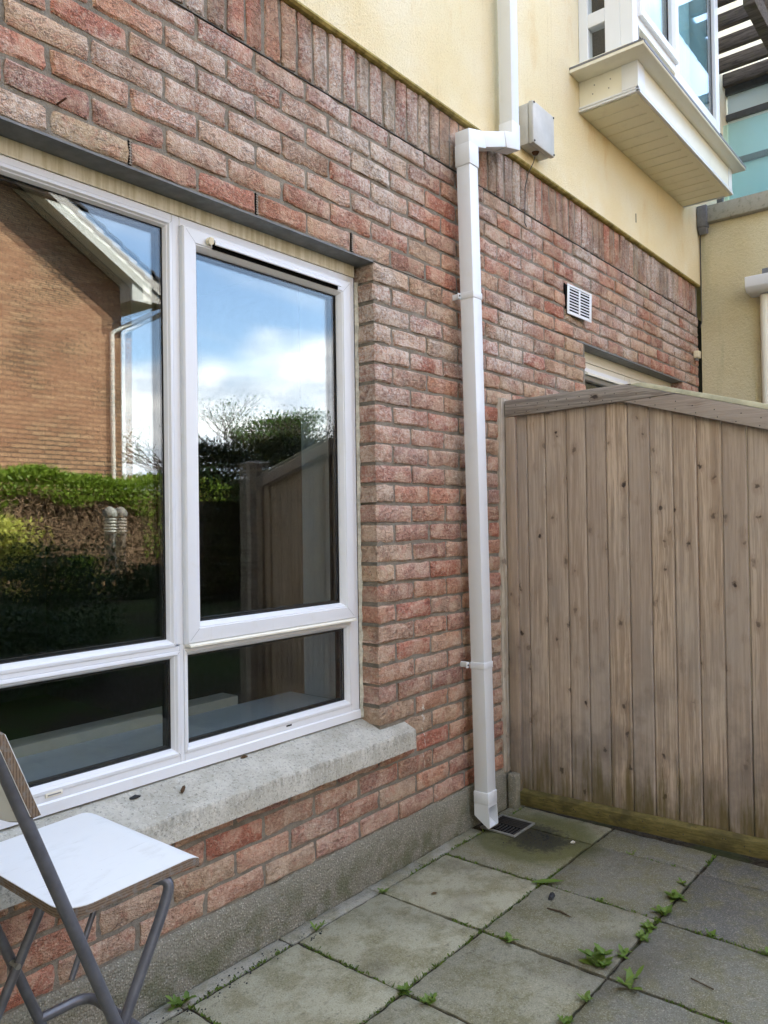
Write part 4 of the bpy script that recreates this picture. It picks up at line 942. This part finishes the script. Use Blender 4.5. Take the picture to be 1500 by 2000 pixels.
# curved backrest, seen from behind
def back_panel(off, th, inset):
    mb = MB(); n = 14; zz0, zz1 = .800+inset, .985-inset
    for k in range(n+1):
        t = k/n; Y = -.586+inset+(.458-2*inset)*t; bow = .030*(1-(2*t-1)**2)
        cz = .02*max(0, abs(2*t-1)-.8)/.2
        for z in (zz0+cz, (zz0+zz1)/2, zz1-cz):
            xx = -1.584-(z-.80)*.40-bow+off
            mb.v.append((xx, Y, z)); mb.v.append((xx+th, Y, z))
    for k in range(n):
        for j in range(2):
            a = k*6+2*j; mb.f.append((a, a+6, a+8, a+2)); mb.f.append((a+1, a+3, a+9, a+7))
        a = k*6; mb.f.append((a, a+1, a+7, a+6)); mb.f.append((a+4, a+10, a+11, a+5))
    for a in (0, n*6): mb.f.append((a, a+2, a+3, a+1)); mb.f.append((a+2, a+4, a+5, a+3))
    return mb
bk = cpt(back_panel(0, .015, 0), 'backrest', 'ply_edge_upright', smooth=40)
back_panel(-.0014, .0012, .0015).build('backrest_laminate', M['laminate'], bk, smooth=40); back_panel(.0154, .0012, .0015).build('backrest_laminate', M['laminate'], bk, smooth=40)

# ------------------------------------------------------------------ weeds and bits
WEEDS = [
 (-.070, -.863, 9, .075, .030, 'large bright green rosette weed in the joint near the middle of the paving'),
 (-.122, -.981, 4, .085, .024, 'two-leaved upright weed just right of the crossing of two slab joints'),
 (.332, -.905, 9, .055, .020, 'thickest clump of the row of weeds leading to the gate'),
 (.470, -.903, 7, .060, .022, 'leafy weed between the thickest clump and the gate in the weedy joint'),
 (.580, -.902, 4, .045, .018, 'small weed nearest the gate in the weedy joint'),
 (.225, -.908, 8, .045, .016, 'low weed just in front of the thickest clump in the weedy joint'),
 (.150, -.912, 6, .038, .014, 'thin trailing sprig midway along the weedy joint'),
 (.022, -.905, 5, .048, .015, 'pale starry weed in the weedy joint above the slab crossing'),
 (-.245, -.906, 5, .045, .013, 'straggly weed on the near side of the slab crossing'),
 (-.365, -.908, 6, .035, .014, 'small weed at the lower edge right of centre'),
 (.292, -1.075, 4, .035, .012, 'small sprig in the joint to the right of the weedy row'),
 (.290, -1.235, 4, .038, .013, 'small sprig in the slab joint at the right edge'),
 (.712, -.655, 4, .034, .008, 'little tuft in the slab joint closest to the gate foot'),
 (.292, -.715, 5, .028, .014, 'tiny flat weed in the joint beside the dark slab'),
 (-.108, -.600, 3, .050, .016, 'single young shoot in the joint left of the large rosette'),
 (-.930, -.060, 6, .055, .022, 'fresh light green weed beside the chair leg at the wall edging'),
 (-.430, -.080, 5, .045, .014, 'small weed against the edging strip below the window sill'),
 (-.110, -.090, 5, .040, .014, 'small weed where two slabs meet the edging strip'),
 (-.510, -.500, 8, .045, .014, 'spreading weed cluster at the bottom edge left of centre'),
 (-.512, -.585, 7, .045, .012, 'creeping weed at the bottom edge right of the spreading cluster')]
for x, y, n, L, wd, lab in WEEDS:
    e = empty('weed', (x, y, -.006)); prop(e, lab, 'weed', 'weeds growing in the paving joints')
    mb = MB(); sm = MB(); L *= .82; heads = [(0, 0, .004, 1.0)]
    for k in range(2 if n < 6 else 4):
        a = rnd.uniform(0, 6.3); q = L*rnd.uniform(.35, .9); zz = rnd.uniform(.006, L*.45); heads.append((cos(a)*q*.6, sin(a)*q*.6, zz, rnd.uniform(.45, .75))); sm.tube([(0, 0, 0), (cos(a)*q*.35, sin(a)*q*.35, zz*.7), (cos(a)*q*.6, sin(a)*q*.6, zz)], .0012, 5)
    for hx, hy, hz, k_ in heads:
        a0 = rnd.uniform(0, 6); m = max(3, int(n*rnd.uniform(.6, 1.0)))
        for k in range(m):
            a = a0+2*pi*k/m+rnd.uniform(-.5, .5); el = rnd.uniform(.05, .9)
            leafblade(mb, (hx, hy, hz), (cos(a), sin(a), el), L*k_*rnd.uniform(.45, 1.1), wd*k_*rnd.uniform(.7, 1.2), (0, 0, 1), rnd.uniform(-.1, .45))
    mb.build('leaves', M['leaf_weed'], e, smooth=60); sm.build('stem', M['leaf_weed'], e, smooth=60)
# moss and seedlings in the joints
mb = MB()
for k in range(4200):
    if rnd.random() < .5: x, y = rnd.uniform(-1.2, .9), rnd.choice((-.078, -.495, -.908, -.908, -1.322))+rnd.gauss(0, .003)
    else: x, y = rnd.choice(XJ[5:11])+rnd.gauss(0, .003), rnd.uniform(-1.6, -.08)
    if sin(x*7.3)+sin(y*9.1+x*3) < -.1: continue
    a = rnd.uniform(0, 6.3); leafblade(mb, (x, y, -.008), (cos(a), sin(a), rnd.uniform(.5, 2)), rnd.uniform(.006, .016), rnd.uniform(.003, .007), (cos(a+1.6), sin(a+1.6), .2), .2)
prop(mb.build('joint_moss', M['leaf_weed']), 'fine moss and seedlings along the paving joints', 'moss', kind='stuff')
mb = MB()
for k in range(260):
    if rnd.random() < .6: x, y = rnd.gauss(.63, .06), rnd.gauss(-.30, .05)
    else: x, y = rnd.uniform(-1.1, -.4), rnd.gauss(-.09, .025)
    s = rnd.uniform(.001, .003); mb.box(x, x+s*1.5, y, y+s, 0, s)
prop(mb.build('grit', M['stone_chip']), 'dark grit scattered by the gully and along the edging', 'grit', kind='stuff')
def bit(name, label, cat, mb, mat): prop(mb.build(name, M[mat]), label, cat)
mb = MB(); leafblade(mb, (.262, -.470, .006), (.42, -.62, .05), .115, .034, (0, 0, 1), .12); bit('fallen_leaf', 'long green leaf lying flat across a slab joint', 'leaf', mb, 'leaf_weed')
bit('stone_chip', 'small dark chip lying on a slab in front of the long green leaf', 'chip', MB().tube([(.190, -.580, .006), (.222, -.572, .006)], [.008, .010], 7), 'stone_chip')
bit('twig', 'short dry stick lying on the slab beside the dark chip', 'stick', MB().tube([(.132, -.598, .004), (.135, -.645, .006), (.124, -.690, .005)], [.002, .004, .001], 6), 'stick')
bit('twig', 'thin dark stick lying on the dark slab towards the right edge', 'stick', MB().tube([(.02, -1.10, .004), (.005, -1.165, .004)], .0022, 6), 'stick')
bit('pebble', 'tiny white pebble by the damp patch near the drain', 'pebble', MB().tube([(.665, -.425, .003), (.672, -.432, .005), (.679, -.437, .003)], [.002, .006, .002], 7), 'pale_chip')
mb = MB(); leafblade(mb, (-.02, -.235, .004), (.6, -.8, .1), .022, .014, (0, 0, 1), .3); bit('leaf_scrap', 'tiny brown leaf scrap on the pale slab below the sill', 'leaf', mb, 'dry_leaf')
bit('seed_pod', 'small brown dried seed pod lying on the concrete sill', 'seed pod', MB().tube([(-.865, .012, .533), (-.860, .018, .538), (-.852, .022, .545), (-.848, .024, .548)], [.002, .006, .005, .001], 8), 'dry_leaf')
bit('dirt_clump', 'dark clump of dirt on the sill behind the chair seat', 'dirt', MB().tube([(-1.005, .055, .548), (-.99, .052, .55), (-.975, .05, .548)], [.003, .006, .002], 7), 'stone_chip')
bit('dirt_crumb', 'dark crumb of dirt against the window frame mid sill', 'dirt', MB().tube([(-.595, .078, .555), (-.583, .076, .557), (-.57, .076, .555)], [.002, .005, .002], 7), 'dry_leaf')

# ------------------------------------------------------------------ across the garden (seen mirrored in the glass)
oh = empty('gable_house', (1.2, -13, 0)); prop(oh, 'brown brick house with sunlit gable across the garden', 'house')
ohi = Matrix.Translation(-Vector((1.2, -13, 0)))
def op(mb, n, m, **k): o = mb.build(n, M[m], oh, **k); o.matrix_parent_inverse = ohi; return o
HY, HX0, HX1, RX, EZ, SL = -10.2, -3.4, 5.74, 1.17, 5.52, .585
RZ = EZ+SL*(HX1-RX)
op(MB().prism([(HX0, -.1), (HX1, -.1), (HX1, EZ), (RX, RZ), (HX0, EZ)], HY-9, HY), 'wall', 'far_brick')
ov = .46
for sgn in (1, -1):
    xe = HX1+.48 if sgn > 0 else HX0-.48; ze = EZ-.48*SL
    n_t = 16; tl = MB()
    for k in range(n_t):
        t0, t1 = k/n_t, (k+1)/n_t; xa, xb = RX+(xe-RX)*t0, RX+(xe-RX)*t1; za, zb = RZ+(ze-RZ)*t0+.30, RZ+(ze-RZ)*t1+.30
        tl.prism([(xa, za), (xb, zb+.035), (xb, zb), (xa, za-.05)], HY-9.2, HY+ov+.03)
    op(tl, 'roof_slope', 'roof_tile')
    op(MB().prism([(RX, RZ+.245), (xe, ze+.245), (xe, ze+.03), (RX, RZ+.03)], HY+ov-.03, HY+ov), 'bargeboard', 'fascia_white')
    op(MB().prism([(RX, RZ+.06), (xe, ze+.06), (xe, ze+.035), (RX, RZ+.035)], HY+.002, HY+ov-.031), 'verge_soffit', 'fascia_white')
    xi = HX1-.05 if sgn > 0 else HX0+.05
    op(MB().prism([(xi, EZ-.28), (xe, EZ-.28), (xe, ze+.22), (xi, EZ+.10)], HY+.05, HY+ov-.0305), 'eaves_box', 'fascia_white')
    op(MB().prism([(HX1 if sgn > 0 else HX0, EZ-.28), (xe, EZ-.28), (xe, EZ-.1), (HX1 if sgn > 0 else HX0, EZ-.1)], HY-9, HY+.049), 'eaves_soffit', 'fascia_white')
    op(MB().tube([(xe+sgn*.05, HY+ov, ze+.14), (xe+sgn*.05, HY-9, ze+.14)], .055, 8), 'gutter', 'fascia_white', smooth=40)
op(MB().tube([(6.24, HY+.25, 5.15), (5.60, HY+.06, 4.74), (5.52, HY+.06, 4.68), (5.52, HY+.06, .2)], .042, 10), 'downpipe', 'fascia_white', smooth=40)

def leaves(mb, fn, n, size, r, asp=.55):
    for _ in range(n):
        p, nm, sc = fn(r)
        d = Vector((r.gauss(0, 1), r.gauss(0, 1), r.gauss(0, 1)))*.8+Vector(nm)*.6; d.normalize(); q = Vector((r.gauss(0, 1), r.gauss(0, 1), r.gauss(0, 1))); sd = d.cross(q).normalized(); L = size*sc*r.uniform(.6, 1.3); W = L*asp
        p = Vector(p); mb.add([p, p+d*L*.5+sd*W*.5, p+d*L, p+d*L*.5-sd*W*.5], [(0, 1, 2, 3)])
r = random.Random(31)
# long hedge: leafy green crown, thin brown twiggy face
hg = empty('garden_hedge', (2.5, -7.4, .4)); prop(hg, 'long clipped hedge with green top and bare brown twiggy face', 'hedge')
hgi = Matrix.Translation(-Vector((2.5, -7.4, .4)))
def htop(x): return 1.97-.02*(x-2.5)+.05*sin(x*3.1)+.03*sin(x*7.7+1)
def hp(mb, n, m): o = mb.build(n, M[m], hg); o.matrix_parent_inverse = hgi; return o
mb = MB()
def fn(r):
    x = r.uniform(-1.5, 5.3); t = htop(x); u = r.random()
    if u < .45: y = -7.0-r.random()*.9; z = t-abs(r.gauss(0, .05))-.10*(abs(y+7.45)/.45)**3
    else:
        dep = .42+.12*sin(x*1.7)+.10*sin(x*4.3+2)+(.5 if x > 4.0 else 0)+(.45 if x < 2.1 else 0); z = t-.03-r.random()**1.3*dep; y = -6.98-abs(r.gauss(0, .09))
    return (x, y, z), (0, .5, .8), 1
leaves(mb, fn, 19000, .06, r); hp(mb, 'crown', 'leaf_hedge')
mb = MB()
def fn2(r): x = r.uniform(-1.5, 5.3); return (x, -7.35-r.random()*.5, r.uniform(.35, htop(x)-.1)), (0, .3, .5), 1.3
leaves(mb, fn2, 1600, .08, r); hp(mb, 'inner_foliage', 'leaf_hedge')
mb = MB()
for _ in range(11000):
    x = r.uniform(-1.5, 5.3); z = r.uniform(.38, htop(x)-.15); y = -7.02-abs(r.gauss(0, .13)); p = Vector((x, y, z)); d = Vector((r.gauss(0, .6), r.gauss(0, .35), r.uniform(-.2, 1))).normalized(); L = r.uniform(.05, .18); sd = d.cross(Vector((0, 1, .2))).normalized()*.0045
    q = p+d*L*.5+Vector((r.gauss(0, .015), r.gauss(0, .015), 0)); mb.add([p-sd, p+sd, q+sd*.8, p+d*L, q-sd*.8], [(0, 1, 2, 4), (4, 2, 3)])
hp(mb, 'twigs', 'twig')
hp(MB().box(-1.5, 5.3, -7.75, -7.35, .3, 1.75), 'hedge_core', 'hedge_heart')

def shrub(name, label, cx, cy, z0, rx, ry, h, n, mat, size):
    e = empty(name, (cx, cy, z0)); prop(e, label, 'shrub'); mb = MB(); rr = random.Random(hash(label) & 0xffff if False else int((cx+9)*1000+n)); lob = [(rr.uniform(-.5, .5), rr.uniform(-.5, .5), rr.uniform(.4, .8), rr.uniform(.3, .55)) for _ in range(9)]
    def fn(r):
        if rr.random() < .6: a, el = rr.uniform(0, 6.28), math.asin(rr.uniform(-.1, 1)); q = rr.uniform(.82, 1.02); x, y, z = cos(a)*cos(el)*rx*q, sin(a)*cos(el)*ry*q, max(.02, sin(el)*h*q)
        else:
            lx, ly, lz, lr = rr.choice(lob); a, el = rr.uniform(0, 6.28), math.asin(rr.uniform(-1, 1)); x, y, z = lx*rx*1.2+cos(a)*cos(el)*lr*rx, ly*ry*1.2+sin(a)*cos(el)*lr*ry, lz*h+sin(el)*lr*h*.6; z = max(.02, z)
        return (x, y, z), (x, y, z*.6), 1
    leaves(mb, fn, n, size, rr); mb.build('crown', mat, e)
    tk = MB()
    for k in range(5): a = rr.uniform(0, 6.28); tk.tube([(0, 0, -.1), (cos(a)*rx*.25, sin(a)*ry*.25, h*.35), (cos(a)*rx*.5, sin(a)*ry*.5, h*.7)], [.02, .014, .006], 6)
    tk.build('trunk', M['bark'], e); return e
shrub('golden_shrub', 'golden yellow shrub in sunshine in front of the hedge', 1.62, -6.35, .42, .55, .4, 1.0, 2600, M['leaf_gold'], .07)
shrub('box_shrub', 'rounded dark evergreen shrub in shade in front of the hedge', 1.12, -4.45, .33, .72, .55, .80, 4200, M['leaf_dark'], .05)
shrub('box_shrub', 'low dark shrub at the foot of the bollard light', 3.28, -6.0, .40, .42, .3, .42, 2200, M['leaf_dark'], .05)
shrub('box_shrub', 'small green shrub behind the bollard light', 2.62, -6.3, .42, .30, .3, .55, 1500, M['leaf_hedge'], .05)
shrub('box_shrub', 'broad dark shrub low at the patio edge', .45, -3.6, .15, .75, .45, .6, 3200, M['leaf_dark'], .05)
shrub('laurel_shrub', 'dark laurel bush beyond the corner of the far house', 6.9, -9.6, .4, .9, .8, 2.1, 3200, M['leaf_dark'], .12)
# bollard light
bo = empty('bollard_light', (3.03, -6.3, .42)); bo.scale = (1.15, 1.15, 1.06); prop(bo, 'grey domed bollard light with white louvres', 'lamp')
def lathe(mb, prof, n=20): 
    b = len(mb.v)
    for rr, z in prof:
        for k in range(n): a = 2*pi*k/n; mb.v.append((rr*cos(a), rr*sin(a), z))
    for i in range(len(prof)-1):
        for k in range(n): l = (k+1) % n; mb.f.append((b+i*n+k, b+i*n+l, b+i*n+n+l, b+i*n+n+k))
    return mb
lathe(MB(), [(.055, 0), (.055, .70), (.062, .71), (.062, .73), (.0, .73)]).build('post', M['bollard_grey'], bo, smooth=40)
lathe(MB(), [(.048, .73), (.048, .92)]).build('lamp_core', M['louvre_white'], bo, smooth=40)
for k in range(5): lathe(MB(), [(.046, .745+.034*k+.018), (.066, .745+.034*k), (.068, .752+.034*k), (.048, .750+.034*k+.018)]).build('louvre', M['louvre_white'], bo, smooth=40)
lathe(MB(), [(.0, .915), (.07, .915), (.074, .925), (.073, .95), (.064, .985), (.045, 1.012), (.02, 1.026), (0, 1.03)]).build('dome', M['bollard_grey'], bo, smooth=50)
MB().box(-.008, .008, .054, .058, .64, .67).build('lock', M['louvre_white'], bo)
# conifer hedge behind the gate
cf = empty('conifer_hedge', (4.2, -5.1, .3)); prop(cf, 'dark shaggy conifer hedge in shade beyond the gate post', 'hedge')
mb = MB(); rr = random.Random(77)
def fn3(r):
    x = rr.uniform(-1.1, 2.6); t = 1.86+.10*sin(x*2.3)+.06*sin(x*6.1); z = t*rr.random()**.8; y = .25+rr.gauss(0, .07)+.05*sin(x*9+z*5)
    if rr.random() < .3: y = rr.uniform(-.4, .3); z = t+rr.gauss(0, .06)
    return (x, y, z), (0, .4, .9), rr.uniform(.7, 1.5)
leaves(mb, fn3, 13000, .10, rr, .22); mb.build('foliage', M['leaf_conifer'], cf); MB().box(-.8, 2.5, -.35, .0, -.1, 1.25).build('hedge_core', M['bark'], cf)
# trees
def tree(name, label, base, h, spread, seed, leafmat, nleaf, lsize, depth=5, barkmat='branch', r0=.09):
    e = empty(name, base); prop(e, label, 'tree'); rr = random.Random(seed); br = MB(); tips = []
    def grow(p, d, L, rad, lev):
        q = p; pts = [tuple(p)]; rs = [rad]
        for k in range(3):
            d = (d+Vector((rr.gauss(0, .16), rr.gauss(0, .16), rr.gauss(.02, .10)))).normalized(); q = q+d*L/3; pts.append(tuple(q)); rs.append(rad*(1-.14*(k+1)))
        br.tube(pts, rs, 6 if lev > 2 else 4, cap=False)
        if lev == 0: tips.append((q, d)); return
        if lev <= 2: tips.append((q, d))
        for k in range(rr.choice((2, 3, 3))):
            a = rr.uniform(0, 6.28); s = rr.uniform(.35, .85); ax = Vector((cos(a), sin(a), rr.uniform(-.2, .3))); grow(q, (d+ax*s*spread).normalized(), L*rr.uniform(.62, .84), rad*.60, lev-1)
    grow(Vector((0, 0, -.2)), Vector((0, 0, 1)), h*.34, r0, depth)
    br.build('trunk', M[barkmat], e, smooth=60)
    if nleaf:
        mb = MB()
        def fl(r): q, d = rr.choice(tips); return q+Vector((rr.gauss(0, .12), rr.gauss(0, .12), rr.gauss(0, .1)))*(h/4), (0, 0, 1), 1
        leaves(mb, fl, nleaf, lsize, rr); mb.build('crown', leafmat, e)
tree('bare_tree', 'small twiggy tree just coming into leaf against the clouds', (8.7, -10.4, .3), 3.3, 1.0, 5, M['leaf_tree'], 900, .06, 6, r0=.11)
tree('bare_tree', 'second twiggy tree with denser brown branches behind the gate', (10.3, -11.2, .3), 3.5, 1.0, 8, M['leaf_conifer'], 2600, .07, 6, r0=.11)
tree('leafy_tree', 'fresh green leafy tree furthest right in the reflection', (11.6, -10.6, .3), 3.7, .9, 11, M['leaf_tree'], 5200, .11, 5, r0=.08)
tree('leafy_tree', 'dark leafy tree standing between the conifer hedge and twiggy trees', (8.0, -9.6, .3), 1.9, .9, 14, M['leaf_conifer'], 3200, .09, 5, r0=.07)
